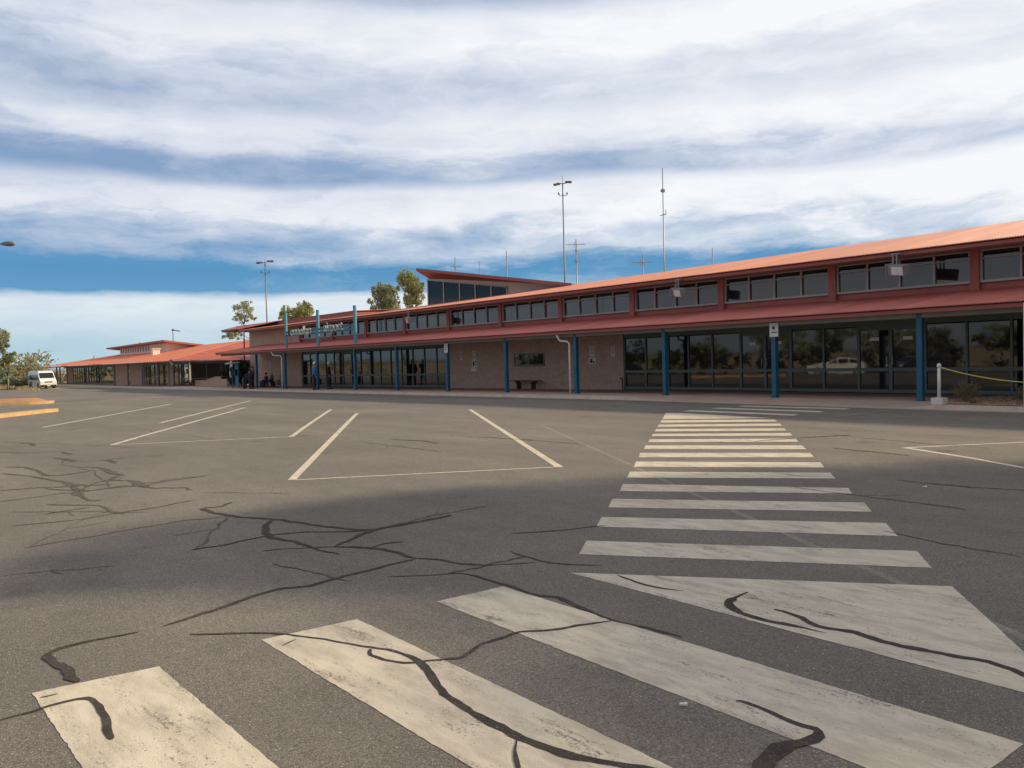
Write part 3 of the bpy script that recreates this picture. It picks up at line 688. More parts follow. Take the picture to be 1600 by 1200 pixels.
part(mb, 'roof', M_FASC, CR, fix=True)

# ------------------------------------------------------------------ left building (hipped, lower)
L = empty('annexe_building', (-95, 25, 0), 'low annexe at the far left with orange hipped roof and louvred roof monitor', 'building')
cx, cy = at(266, 563.6, 24.5).x, 24.5
ze = 2.42
hx = at(388, 531.5, 39)
rA, rB, rC = at(250, 545.5, 39), at(190, 553, 37), at(130, 566, 32)
mb = MB()
mb.add([(-162, 24.5, 2.5), (-130, 24.5, 2.46), (cx, 24.5, ze), tuple(hx), tuple(rA), tuple(rB), tuple(rC)], [(0, 1, 5, 6), (1, 2, 4, 5), (2, 3, 4)])
mb.add([tuple(hx), (hx.x, 46, hx.z-.8), (rA.x, 46, hx.z-.8), tuple(rA)], [(0, 1, 2, 3)])
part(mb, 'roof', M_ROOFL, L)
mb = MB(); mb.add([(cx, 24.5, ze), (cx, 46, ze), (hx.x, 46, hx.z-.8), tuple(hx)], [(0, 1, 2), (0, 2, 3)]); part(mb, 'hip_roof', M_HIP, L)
mb = MB(); mb.box(-162, cx, 24.52, 24.6, 2.30, 2.405); mb.box(cx-.08, cx-.01, 24.6, 46, 2.28, 2.405)
for X in (cx,): mb.tube([(cx+.0, 24.5, ze+.03), tuple(hx+Vector((0, 0, .03)))], .09, 5)
part(mb, 'fascia', M_FASC, L)
mb = MB(); mb.box(-162, cx-.1, 24.62, 27.9, 2.29, 2.31); mb.box(cx-3, cx-.1, 27.9, 46, 2.29, 2.31); part(mb, 'soffit', M_SOFF, L)
def lx_(px, Y=28): return atx(px, Y)
LW = 27.0
segs = [(105, 113, 'b'), (113, 153, 'g'), (153, 176, 'd'), (176, 198, 'b'), (198, 202, 'd'), (202, 221, 'b'), (221, 261, 'g'), (261, 270, 'b'), (270, 294, 'g')]
for a, c, k in segs:
    X0, X1 = atx(a, LW), atx(c, LW)
    X1 = min(X1, cx-2.62); X0 = min(X0, X1-.5)
    if k == 'b': mb = MB(); mb.box(X0, X1, LW, LW+.3, -.6, 2.29); part(mb, 'wall', M_BRICK, L)
    else:
        n = max(1, int((X1-X0)/1.6)) if k == 'g' else 1
        fr = MB()
        for i in range(n+1): xx = X0+(X1-X0)*i/n; fr.box(xx-.05, xx+.05, LW, LW+.1, -.4, 2.2)
        if k == 'g': fr.box(X0, X1, LW+.005, LW+.1, .45, .55)
        fr.box(X0, X1, LW+.004, LW+.1, 2.05, 2.29); fr.box(X0, X1, LW+.004, LW+.1, -.6, -.2)
        f_ = part(fr, 'shopfront_window', M_FRAME, L)
        pn = MB(); pn.add([(X0, LW+.06, -.2), (X1, LW+.06, -.2), (X1, LW+.06, 2.05), (X0, LW+.06, 2.05)], [(0,1,2,3)]); part(pn, 'pane', M_GLASS, f_)
ex = cx-2.6   # end wall facing the courtyard
fr = MB()
for i in range(8): yy = 27.35+1.55*i; fr.box(ex-.1, ex, yy-.05, yy+.05, -.4, 2.2)
fr.box(ex-.1, ex-.004, 27.3, 38.2, .45, .55); fr.box(ex-.1, ex-.004, 27.3, 38.2, -.6, -.2); fr.box(ex-.1, ex-.004, 27.3, 38.2, 2.05, 2.29)
f_ = part(fr, 'shopfront_window', M_FRAME, L)
pn = MB(); pn.add([(ex-.05, 27.3, -.2), (ex-.05, 38.2, -.2), (ex-.05, 38.2, 2.05), (ex-.05, 27.3, 2.05)], [(0,1,2,3)]); part(pn, 'pane', M_GLASS, f_)
mb = MB(); mb.box(ex-.3, ex, 38.2, 46, -.6, 2.29); mb.box(-140, ex-.3, 45.7, 46, -.6, 2.29); part(mb, 'wall', M_BRICK, L)
for px in (88, 93, 104, 157, 178, 199, 224, 246, 263):
    X = min(atx(px, 25), cx-.3); mb = MB(); mb.box(X-.09, X+.09, 24.9, 25.08, gz(X), 2.30); part(mb, 'post', M_MAST, L)
mb = MB(); mb.tube([(cx-.5, 24.62, 2.3), (cx-.4, 24.8, 2.1), (cx-.38, 24.82, 1.95)], .09, 6); part(mb, 'rainwater_head', M_WHITE, L)
mb = MB(); mb.box(ex, -74.05, 41, 41.3, -.6, 3.2); part(mb, 'dark_backdrop', M_INT, L)  # added dark backdrop so the courtyard gap looks shaded
# roof monitor with louvres
m0, m1 = atx(188, 34), atx(262, 34)
mb = MB(); mb.hexa([(m0, 34, 3.6), (m1, 34, 3.6), (m1, 39, 3.6), (m0, 39, 3.6), (m0, 34, 5.2), (m1, 34, 5.32), (m1, 39, 4.6), (m0, 39, 4.5)]); part(mb, 'monitor_wall', M_CREAM, L)
mb = MB(); lm1 = atx(233, 34)
for i in range(12):
    X = m0+1.0+(lm1-m0-1)*i/11.; mb.box(X-.28, X+.28, 33.94, 34.0, 4.35, 5.12)
part(mb, 'louvre', M_MAST, L)
mb = MB(); mb.hexa([(m0-6, 33.2, 5.20), (m1+1.2, 33.2, 5.35), (m1+1.2, 40, 4.5), (m0-6, 40, 4.35), (m0-6, 33.2, 5.42), (m1+1.2, 33.2, 5.62), (m1+1.2, 40, 4.77), (m0-6, 40, 4.57)])
part(mb, 'monitor_roof', M_FASC, L, fix=True)
mb = MB(); v_ = at(242, 546.5, 31); mb.box(v_.x-.5, v_.x+.5, 30.6, 31.5, v_.z-1.0, v_.z+.05); mb.box(v_.x-.62, v_.x+.62, 30.5, 31.6, v_.z+.05, v_.z+.16); part(mb, 'roof_vent', M_CREAM, L)
# tv antenna
p = at(270, 545, 34)
A_ = empty('television_antenna', (p.x, 36, 4.8), 'thin bent antenna arm on the annexe roof beside the white gable', 'antenna')
mb = MB(); pt = at(270, 515.5, 36); pe = at(281, 517.5, 36)
mb.tube([(pt.x, 36, 4.6), (pt.x, 36, pt.z)], .07, 6); part(mb, 'pole', M_GALV, A_)
mb = MB(); mb.tube([tuple(pt), tuple(pe)], .09, 6); mb.box(pt.x-.3, pt.x+.3, 35.9, 36.1, pt.z-.15, pt.z+.15); part(mb, 'arm', M_GALV, A_)

# ------------------------------------------------------------------ airport sign
S = empty('airport_sign', (-52, 24.4, 3), 'lettered airport name sign on three tall teal poles above the verandah', 'sign')
SY = 24.12
tops = [(446, 489.7), (496, 485), (554, 478)]
for i, (x, y) in enumerate(tops):
    p = at(x, y, SY); mb = MB(); mb.tube([(p.x, SY, 2.88), (p.x, SY, p.z)], .105, 12); mb.tube([(p.x, SY, p.z), (p.x, SY, p.z+.03)], .112, 12)
    part(mb, 'pole', M_POLE, S, smooth=False)
pz = lambda x, y: at(x, y, SY)
Z0 = pz(510, 519).z; Z1 = pz(510, 512.3).z
a0, a1 = pz(447, 520).x, pz(553, 510).x
for z in (Z0+.02, Z1-.03):
    mb = MB(); mb.box(a0, a1, SY-.02, SY+.04, z-.06, z+.06); part(mb, 'rail', M_BLUE, S)
def letters(word, x0, x1, z, h, m, cat):
    cu = bpy.data.curves.new('t', 'FONT'); cu.body = word; cu.size = 1.0
    o = bpy.data.objects.new('t', cu); COL.objects.link(o); bpy.context.view_layer.update(); W_ = o.dimensions.x
    pos = []
    for i in range(len(word)):
        cu.body = word[:i+1]; bpy.context.view_layer.update(); e = o.dimensions.x
        cu.body = word[i]; bpy.context.view_layer.update(); pos.append((e-o.dimensions.x, o.dimensions.x))
    sx = (x1-x0)/W_
    for i, ch in enumerate(word):
        cu.body = ch; cu.extrude = .02; cu.offset = .012; bpy.context.view_layer.update()
        me = bpy.data.meshes.new_from_object(o.evaluated_get(bpy.context.evaluated_depsgraph_get()))
        xm = min(v.co.x for v in me.vertices)
        for v in me.vertices:
            X, Yv, Zv = v.co
            v.co = (x0+(X-xm+pos[i][0])*sx, SY-.10-Zv*1.0, z+Yv*h)
        me.materials.clear(); me.materials.append(m[i] if isinstance(m, list) else m)
        l_ = bpy.data.objects.new('letter', me); COL.objects.link(l_); l_.parent = S; l_.matrix_parent_inverse = Matrix.Translation(-parent_world(S))
    bpy.data.objects.remove(o)
M_LETT = mat('pale_green_letter', (.42, .50, .44), .5, .05)
c0, c1 = pz(452, 518).x, pz(487.5, 515).x; e0, e1 = pz(508, 515).x, pz(537.5, 512).x
letters('connellan', c0, c1, Z0-.02, .86, [M_BLACK]+[M_LETT]*8, 'l')
letters('airport', e0, e1, Z0+.04, .86, M_LETT, 'l')

# ------------------------------------------------------------------ small signs on posts and walls
def text_mesh(body, size, m, loc, parent, name='lettering', bold=.0):
    cu = bpy.data.curves.new('t', 'FONT'); cu.body = body; cu.size = size; cu.extrude = .002; cu.offset = bold; cu.align_x = 'CENTER'
    o = bpy.data.objects.new('t', cu); COL.objects.link(o); bpy.context.view_layer.update()
    me = bpy.data.meshes.new_from_object(o.evaluated_get(bpy.context.evaluated_depsgraph_get())); bpy.data.objects.remove(o)
    for v in me.vertices: X, Yv, Zv = v.co; v.co = (loc[0]+X, loc[1]-Zv, loc[2]+Yv)
    me.materials.clear(); me.materials.append(m)
    l_ = bpy.data.objects.new(name, me); COL.objects.link(l_); l_.parent = parent; l_.matrix_parent_inverse = Matrix.Translation(-parent_world(parent)); return l_
M_INK = mat('dark_ink', (.08, .08, .09), .6, .1)
def board(x0, x1, z0, z1, y, label, rows, name='notice_board', picto=None, group=None, m=M_WHITE):
    e = empty(name, ((x0+x1)/2, y, z0), label, 'sign', group)
    mb = MB(); mb.box(x0, x1, y-.012, y, z0, z1); part(mb, 'panel', m, e, bevel=.004)
    mb = MB()
    for (a, c, u, v) in rows: mb.box(x0+(x1-x0)*a, x0+(x1-x0)*c, y-.0155, y-.012, z0+(z1-z0)*u, z0+(z1-z0)*v)
    part(mb, 'printing', M_INK, e)
    return e
s1 = board(-16.72, -16.38, 2.19, 2.66, 24.30, 'white sign with small grey pictogram on the blue post near the crossing', [(.33, .62, .52, .76), (.2, .85, .27, .34), (.25, .8, .40, .42)], 'post_sign')
board(-36.66, -36.33, 2.10, 2.58, 24.30, 'narrow white sign at the top of the blue post beside the brick wall', [(.2, .8, .72, .8), (.2, .8, .5, .58), (.2, .8, .28, .36)], 'post_sign')
hl = [(.12, .88, .85-.16*i, .90-.16*i) for i in range(5)]
board(-40.50, -40.24, 1.68, 2.17, 27.945, 'small pale notice alone on the brick wall, left of the stacked notices', hl, 'wall_notice')
board(-39.20, -38.86, 1.69, 2.19, 27.945, 'tall grey notice, topmost of the three stacked on brick wall', hl, 'wall_notice')
board(-39.28, -38.78, 1.29, 1.65, 27.945, 'square notice with dark printed grid, middle of the three stacked', [(.12, .5, .15, .85), (.62, .9, .2, .45), (.62, .9, .6, .9)], 'wall_notice')
board(-39.36, -38.87, 1.02, 1.26, 27.945, 'blank-looking white notice, lowest of the three stacked on the wall', [(.1, .9, .75, .8)], 'wall_notice')
board(-29.40, -29.06, 1.70, 2.18, 27.945, 'tall outlined notice above a square one, right of the downpipe', hl, 'wall_notice')
board(-29.46, -28.98, 1.32, 1.64, 27.945, 'square notice with black blot below the tall outlined notice', [(.15, .55, .2, .8), (.6, .85, .15, .45)], 'wall_notice')
board(-27.95, -27.68, 1.68, 2.15, 27.945, 'pale lined notice nearest to the big dark glass wall', hl, 'wall_notice')
board(-66.3, -66.0, 1.0, 1.9, 27.895, 'narrow white notice on the brick end wall beside the glass', hl, 'wall_notice')
board(-69.6, -69.2, 1.5, 2.0, 27.895, 'white notice above the seated travellers at the left brick wall', hl, 'wall_notice')
# stand-alone stop sign pole in front of the courtyard
p = G(364, 606.5, .1); p2 = at(364, 565, p.y)
e = empty('pole_sign', p, 'white board on a thin blue pole at the kerb before the dark shrub', 'sign')
mb = MB(); mb.tube([p, (p.x, p.y, p2.z)], .045, 8); part(mb, 'pole', M_BLUE, e)
mb = MB(); mb.box(p.x-.19, p.x+.19, p.y-.07, p.y-.05, p2.z-.42, p2.z+.08); part(mb, 'panel', M_WHITE, e)
text_mesh('5', .34, M_INK, (p.x, p.y-.075, p2.z-.30), e, 'symbol')

# ------------------------------------------------------------------ bench, bollard, rope
e = empty('bench', (-33.95, 27.6, .07), 'narrow dark wooden bench under the strip window on brick wall', 'bench')
g = .05
mb = MB(); 
for k in range(3): mb.box(-35.1, -32.8, 27.38+.13*k, 27.49+.13*k, g+.44, g+.48)
part(mb, 'seat', M_WOOD, e, bevel=.006)
for X in (-34.5, -33.3):
    s_ = 1 if X > -34 else -1
    mb = MB(); mb.hexa([(X-.04, 27.42, g), (X+.04, 27.42, g), (X+.04, 27.7, g), (X-.04, 27.7, g), (X-.04+s_*.0, 27.42, g+.3), (X+.04, 27.42, g+.3), (X+.04, 27.7, g+.3), (X-.04, 27.7, g+.3)])
    mb.hexa([(X-.04, 27.43, g+.3), (X+.04, 27.43, g+.3), (X+.04, 27.69, g+.3), (X-.04, 27.69, g+.3), (X-.04+s_*.14, 27.40, g+.44), (X+.04+s_*.14, 27.40, g+.44), (X+.04+s_*.14, 27.72, g+.44), (X-.04+s_*.14, 27.72, g+.44)])
    part(mb, 'leg', M_WOOD, e)
mb = MB(); mb.tube([(-27.15, 27.85, .12), (-27.15, 27.85, .62)], .03, 6); mb.tube([(-27.15, 27.85, .62), (-27.3, 27.85, .66)], .03, 6)
tag(mb.build('tap_pipe', M_WOOD), 'short brown standpipe against the brick wall beside the downpipe', 'pipe')
def bollard(x, y, label):
    e = empty('bollard', (x, y, .13), label, 'bollard', 'white rope bollards along the garden bed')
    mb = MB(); mb.box(x-.16, x+.16, y-.16, y+.16, .125, .31); part(mb, 'base', M_CONC, e, bevel=.015)
    mb = MB(); mb.tube([(x, y, .31), (x+.005, y, 1.16)], [.046, .043], 12); part(mb, 'post', M_WHITE, e, smooth=True)
    mb = MB(); mb.tube([(x+.005, y, 1.14), (x+.005, y, 1.19), (x+.005, y, 1.23), (x+.005, y, 1.25)], [.056, .058, .045, .012], 12); part(mb, 'cap', M_WHITE, e, smooth=True)
bx, by = -10.58, 23.12
bollard(bx, by, 'white bollard in a square concrete block, holding the yellow rope'); bollard(bx+5.2, by+.3, 'white rope bollard off the right edge beside the garden')
mb = MB(); pts = []
for i in range(41):
    u = i/40; pts.append((bx+5.2*u, by+.3*u, 1.15-.43*(1-(2*u-1)**2)))
mb.tube(pts, .016, 6); tag(mb.build('rope', M_ROPE, smooth=True), 'sagging yellow rope strung from the white bollard', 'rope')
mb = MB(); mb.tube([(-6.35, 22.2, .0), (-6.35, 22.2, 3.6)], .05, 10); 
q_ = at(1601.5, 560, 23.1); mb = MB(); mb.tube([(q_.x, 23.1, .13), (q_.x+.02, 23.1, 2.75)], .045, 10)
tag(mb.build('white_pole', M_WHITE, smooth=True), 'thin white pole at the right edge before the garden bed', 'pole')

# ------------------------------------------------------------------ floodlights under the upper eave
def flood(x, label, scale=1.0, tilt=.0):
    e = empty('floodlight', (x, 26.6, 4.7), label, 'floodlight', 'floodlights hung under the upper eave')
    mb = MB(); mb.box(x-.22, x-.18, 26.30, 26.34, 4.34, 4.72); mb.box(x-.10, x-.06, 26.30, 26.34, 4.34, 4.72); mb.box(x-.25, x-.02, 26.28, 26.62, 4.70, 4.745); part(mb, 'bracket', M_GALV, e)
    ax = (Vector((.93, -.30, -.12)).normalized(), Vector((.28, .92, .25)).normalized(), None); ax = (ax[0], ax[1]-ax[0]*ax[0].dot(ax[1]), None); a1 = ax[1].normalized(); a2 = ax[0].cross(a1)
    mb = MB(); mb.obox((x, 26.25, 4.20), (ax[0], a1, a2), (.34, .13, .17)); mb.obox(Vector((x, 26.25, 4.20))+a1*.18, (ax[0], a1, a2), (.22, .07, .12)); mb.obox(Vector((x, 26.25, 4.20))-ax[0]*.36, (ax[0], a1, a2), (.03, .16, .2))
    part(mb, 'housing', M_GALV, e, bevel=.012)
    mb = MB(); mb.obox(Vector((x, 26.25, 4.20))-a1*.135+ax[0]*.08, (ax[0], a1, a2), (.23, .008, .13)); part(mb, 'lens', M_WHITE, e)
flood(-13.25, 'big grey floodlight with white face in the nearest full window bay'); flood(-22.3, 'grey floodlight hanging under the eave before the third window bay'); flood(-43.4, 'small far floodlight box hanging left of the control room')

# ------------------------------------------------------------------ masts and antennas
def mast(px, ytop, Y, r0, r1, label, name, cat, group=None, lean=0, arms=(), m=M_MAST):
    t_ = at(px, ytop, Y); e = empty(name, (t_.x, Y, 0), label, cat, group)
    mb = MB(); mb.tube([(t_.x, Y, 0), (t_.x, Y, t_.z)], [r0, r1], 8); part(mb, 'pole', m, e, smooth=True)
    return e, t_
def light_mast(px, ytop, Y, label, k):
    e, t_ = mast(px, ytop+6, Y, .17*k, .10*k, label, 'light_mast', 'light mast', 'tall apron light masts')
    q = Vector((.78, -.62, 0)).normalized(); q = -q if q.x > 0 else q; q = Vector((.62, .79, 0))
    for s_ in (-1, 1):
        mb = MB(); c = Vector((t_.x, Y, t_.z))+q*s_*1.0*k+Vector((0, 0, .1*k+.12*s_)); mb.obox(c, (q, Vector((.79, -.62, 0)), Vector((0,0,1))), (.6*k, .3*k, .12*k)); mb.obox(c+q*s_*.3*k-Vector((0,0,.16*k)), (q, Vector((.79, -.62, 0)), Vector((0,0,1))), (.3*k, .25*k, .08*k))
        part(mb, 'lamp_head', M_MAST, e, bevel=.05)
        mb = MB(); mb.tube([Vector((t_.x, Y, t_.z)), Vector((t_.x, Y, t_.z))+q*s_*1.0*k+Vector((0,0,.1))], .05, 6); part(mb, 'arm', M_MAST, e)
        mb = MB(); c2 = Vector((t_.x, Y, t_.z-1.9*k)); mb.tube([c2, c2+q*s_*.5*k-Vector((0,0,.15)), c2+q*s_*.75*k+Vector((0,0,.3))], .04, 6); mb.obox(c2+q*s_*.75*k+Vector((0,0,.1)), (q, Vector((.79, -.62, 0)), Vector((0,0,1))), (.10*k, .10*k, .15*k)); part(mb, 'camera_bracket', M_MAST, e)
    mb = MB(); mb.tube([(t_.x, Y, t_.z), (t_.x, Y, t_.z+.9)], .03, 6); part(mb, 'spike', M_MAST, e)
    return e
light_mast(414, 404, 60, 'slim light mast rising behind the lettered sign against blue sky', 1.0)
light_mast(879, 281, 60, 'tall light mast with twin lamps right of the control room', .62)
e, t_ = mast(1035, 262, 60, .085, .04, 'tallest thin radio mast with a small ball, right of centre', 'radio_mast', 'mast', m=M_GALV)
mb = MB(); zb = at(1035, 298, 60).z
mb.tube([(t_.x, 60, zb-.2), (t_.x, 60, zb-.1), (t_.x, 60, zb+.1), (t_.x, 60, zb+.2)], [.05, .22, .22, .05], 8); part(mb, 'ball', M_GALV, e)
mb = MB(); zb = at(1035, 336, 60).z; mb.box(t_.x-.35, t_.x+.35, 59.95, 60.05, zb-.03, zb+.03); mb.box(t_.x+.3, t_.x+.36, 59.95, 60.05, zb, zb+.4); part(mb, 'crossarm', M_GALV, e)
def aerial(px, ytop, Y, label, bars, r=.06):
    e, t_ = mast(px, ytop, Y, r, r*.6, label, 'aerial', 'antenna', 'thin aerials behind the roof', m=M_GALV)
    mb = MB()
    for (y, w) in bars:
        z = at(px, y, Y).z; mb.tube([(t_.x-w*.62, Y-w*.79, z), (t_.x+w*.62, Y+w*.79, z)], .035, 5); mb.tube([(t_.x-w*.3, Y, z-.3), (t_.x-w*.3, Y, z+.3)], .025, 5)
    if bars: part(mb, 'crossarm', M_GALV, e)
aerial(900, 374, 60, 'lattice-like aerial with crossbar close right of the tall light mast', [(382, 1.0), (392, .3), (408, .4)], .09)
aerial(1004, 397, 60, 'cross-shaped pale aerial left of the tallest mast', [(410, 1.0)], .08)
aerial(1113, 387, 60, 'rightmost short plain aerial above the orange roof', [], .07)
aerial(791, 392, 60, 'plain upright aerial above the middle of the control room roof', [], .09)
aerial(711, 402, 60, 'short white aerial above the left end of control room', [(417, .7)], .1)
aerial(749, 408, 60, 'faintest tiny aerial between two others on the control room', [], .06)
# street lamp at the left edge
d_ = RM @ _ray(6, 381); sc_ = 44/( (RM.inverted() @ d_).z ); hp_ = Vector((d_.x*sc_, d_.y*sc_, EYE+d_.z*sc_))
lf = -(RM @ Vector((1, 0, 0))); lf.z = 0; lf.normalize()
e = empty('street_lamp', (hp_.x+lf.x*2.2, hp_.y+lf.y*2.2, 0), 'lamp head on an arm reaching in at the left edge of sky', 'street lamp')
mb = MB(); b0 = Vector((hp_.x, hp_.y, 0))+lf*2.2; mb.tube([b0+Vector((0,0,gz(b0.x))), b0+Vector((0,0,hp_.z-.6))], [.11, .07], 8); part(mb, 'pole', M_GALV, e, smooth=True)
mb = MB(); mb.tube([b0+Vector((0,0,hp_.z-.6)), b0-lf*.6+Vector((0,0,hp_.z-.1)), hp_-lf*-.2], .04, 6); part(mb, 'arm', M_MAST, e, smooth=True)
mb = MB(); mb.tube([hp_+lf*.15, hp_, hp_-lf*.25, hp_-lf*.5, hp_-lf*.62], [.05, .10, .15, .12, .04], 10); part(mb, 'lamp_head', M_MAST, e, smooth=True)

# ------------------------------------------------------------------ traffic islands at the left
def island(name, label, A_, B2, w, topm, kerbm=M_YELK, h=.14):
    A_, B2 = Vector(A_), Vector(B2); d_ = (B2-A_); d_.z = 0; L_ = d_.length; d_.normalize(); n_ = Vector((-d_.y, d_.x, 0))
    e = empty(name, A_, label, 'kerb island')
    def outline(r, extra=0):
        pts = []
        for k in range(13): a = -pi/2+pi*k/12; pts.append(A_+n_*sin(a)*-r - d_*cos(a)*r)
        pts += [B2-n_*r, B2+n_*r]; return pts
    o1, o2 = outline(w), outline(max(w-.22, .02))
    g_ = lambda p, z: (p.x, p.y, gz(p.x)+z)
    n = len(o1)
    vs = [g_(p, -.01) for p in o1]+[g_(p, h) for p in o1]+[g_(p, h) for p in o2]+[g_(p, h-.04) for p in o2]
    fs = []
    for k in range(n):
        j = (k+1) % n
        for q in range(3): fs.append((k+n*q, j+n*q, j+n*q+n, k+n*q+n))
    part(MB().add(vs, fs), 'kerb', kerbm, e, fix=True)
    tp = [g_(p, h-.03) for p in o2]; md = [g_(p.lerp((A_+B2)/2, .0)*1.0, h-.03) for p in outline(max(w*.45, .01))]; md = [(x, y, z+(.22 if w > 1 else 0)) for x, y, z in md]
    part(MB().add(tp+md, [(i, (i+1) % n, (i+1) % n+n, i+n) for i in range(n)]+[tuple(range(n, 2*n))]), 'island_soil', topm, e, smooth=True)
island('traffic_island', 'red earth island with yellow kerb, the farther one at left edge', G(38, 631.5), G(-120, 638), 1.5, M_DIRT)
island('traffic_island', 'long thin yellow kerbed island, nearer one at left edge', G(80, 643.5), G(-60, 659), .28, M_YELK)

# ------------------------------------------------------------------ foliage
def leaves(clumps, n, size, seed, flat=.6):
    rn = random.Random(seed); mb = MB(); tot = sum(c[3]*c[4]*c[5] for c in clumps)**1.0
    for (x, y, z, rx_, ry_, rz_) in clumps:
        k = int(n*rx_*ry_*rz_/tot)
        sub = [(rn.gauss(0, .5), rn.gauss(0, .5), rn.gauss(0, .5)) for _ in range(max(4, k//34))]
        for i in range(k):
            s_ = rn.choice(sub); q = [s_[j]+rn.gauss(0, .15) for j in range(3)]
            l_ = sqrt(q[0]**2+q[1]**2+q[2]**2)
            if l_ > 1.05: q = [v/l_*rn.uniform(.7, 1.05) for v in q]
            c = Vector((x+q[0]*rx_, y+q[1]*ry_, z+q[2]*rz_))
            a = Vector((rn.gauss(0, 1), rn.gauss(0, 1), rn.gauss(0, 1)-.5)).normalized(); b2 = a.cross(Vector((rn.gauss(0, 1), rn.gauss(0, 1), rn.gauss(0, 1)))).normalized()
            s0 = size*rn.uniform(.6, 1.4)
            m_ = len(mb.v); p0 = c-a*s0; p1 = c+b2*s0*.38; p2 = c+a*s0; p3 = c-b2*s0*.38
            mb.v += [tuple(p0), tuple(p1), tuple(p2), tuple(p3)]; mb.f.append((m_, m_+1, m_+2, m_+3))
    return mb
def tree(name, label, base, clumps, n, size, m, seed, trunk=.2, cat='tree', group=None, bark=M_BARK, tk='trunk', fork=None):
    base = Vector(base); e = empty(name, base, label, cat, group)
    rn = random.Random(seed*7+1); mb = MB()
    cz = min(c[2]-c[5]*.3 for c in clumps); fx = sum(c[0] for c in clumps)/len(clumps); fy = sum(c[1] for c in clumps)/len(clumps)
    fk = Vector((base.x+(fx-base.x)*.6, base.y+(fy-base.y)*.6, base.z+(cz-base.z)*(fork or .75)))
    mid = base.lerp(fk, .5)+Vector((rn.uniform(-.1, .1), rn.uniform(-.1, .1), 0))
    mb.tube([base-Vector((0,0,.1)), mid, fk], [trunk, trunk*.8, trunk*.6], 8)
    for c in clumps:
        cc = Vector(c[:3]); m2 = fk.lerp(cc, .5)+Vector((rn.uniform(-.2, .2), rn.uniform(-.2, .2), .1))
        mb.tube([fk, m2, cc], [trunk*.5, trunk*.32, trunk*.12], 6)
        for k in range(4):
            t_ = cc+Vector((rn.uniform(-.7, .7)*c[3], rn.uniform(-.7, .7)*c[4], rn.uniform(-.2, .8)*c[5])); mb.tube([m2.lerp(cc, .5), t_], [trunk*.16, trunk*.04], 4)
    part(mb, tk, bark, e, smooth=True)
    part(leaves(clumps, n, size, seed), 'crown' if tk == 'trunk' else 'foliage', m, e)
    return e
def C(px, py, Y, wpx, hpx, dfac=1.0):
    """a crown clump seen at px,py with the given half sizes, at distance Y"""
    p = at(px, py, Y); dpt = (RM.inverted() @ (p-Vector((0,0,EYE)))).z; k = dpt/FPX
    return (p.x, p.y, p.z, wpx*k*dfac*1.12, wpx*k*dfac*1.12, hpx*k*1.12)
# slender tree in the courtyard
p = at(384, 604, 29); 
tree('gum_tree', 'slender gum with round airy crown rising from the courtyard gap', (p.x, 29, gz(p.x)), [C(380, 482, 29, 15, 11), C(370, 492, 29, 9, 10), C(391, 492, 29, 9, 11), C(380, 499, 29, 15, 7), C(384, 474, 29, 9, 6)], 1700, .10, M_GUM, 11, .085, bark=M_BARKD, fork=.95)
tree('gum_tree', 'twin-crowned gum just left of the first sign pole behind roof', (-103, 52, 0), [C(473, 486, 52, 15, 14), C(462, 493, 52, 14, 12), C(447, 492, 52, 9, 14), C(482, 496, 52, 8, 10), C(440, 500, 52, 8, 8)], 3400, .22, M_GUM, 12, .2)
tree('gum_tree', 'greyish gum with drooping edges left of the taller yellow-green one', (-82, 46, 0), [C(601, 462, 46, 18, 18), C(593, 452, 46, 12, 12), C(612, 470, 46, 12, 14), C(582, 476, 46, 9, 12), C(604, 482, 46, 20, 10)], 4200, .16, M_GUMG, 13, .2)
tree('gum_tree', 'tall yellow-green gum touching the left tip of the control room roof', (-74, 47, 0), [C(634, 434, 47, 15, 12), C(645, 446, 47, 14, 14), C(626, 446, 47, 8, 8), C(650, 462, 47, 12, 14), C(638, 470, 47, 12, 12), C(655, 450, 47, 8, 9)], 4200, .16, M_GUM, 14, .22)
tree('gum_tree', 'small green tree top peeping below the raised roof end', (-112, 50, 0), [C(362, 525, 50, 14, 6), C(374, 520, 50, 8, 8)], 900, .18, M_GUMG, 15, .15)
tree('shrub', 'bushy dark shrub filling the courtyard beside the phone booth', (at(375, 604, 27).x, 27, gz(-74)), [C(366, 580, 27, 16, 15), C(379, 578, 27, 12, 16), C(352, 582, 27, 8, 12), C(374, 594, 27, 14, 9)], 4200, .11, M_SHRUB, 16, .06, 'shrub', bark=M_BARKD, tk='stem')
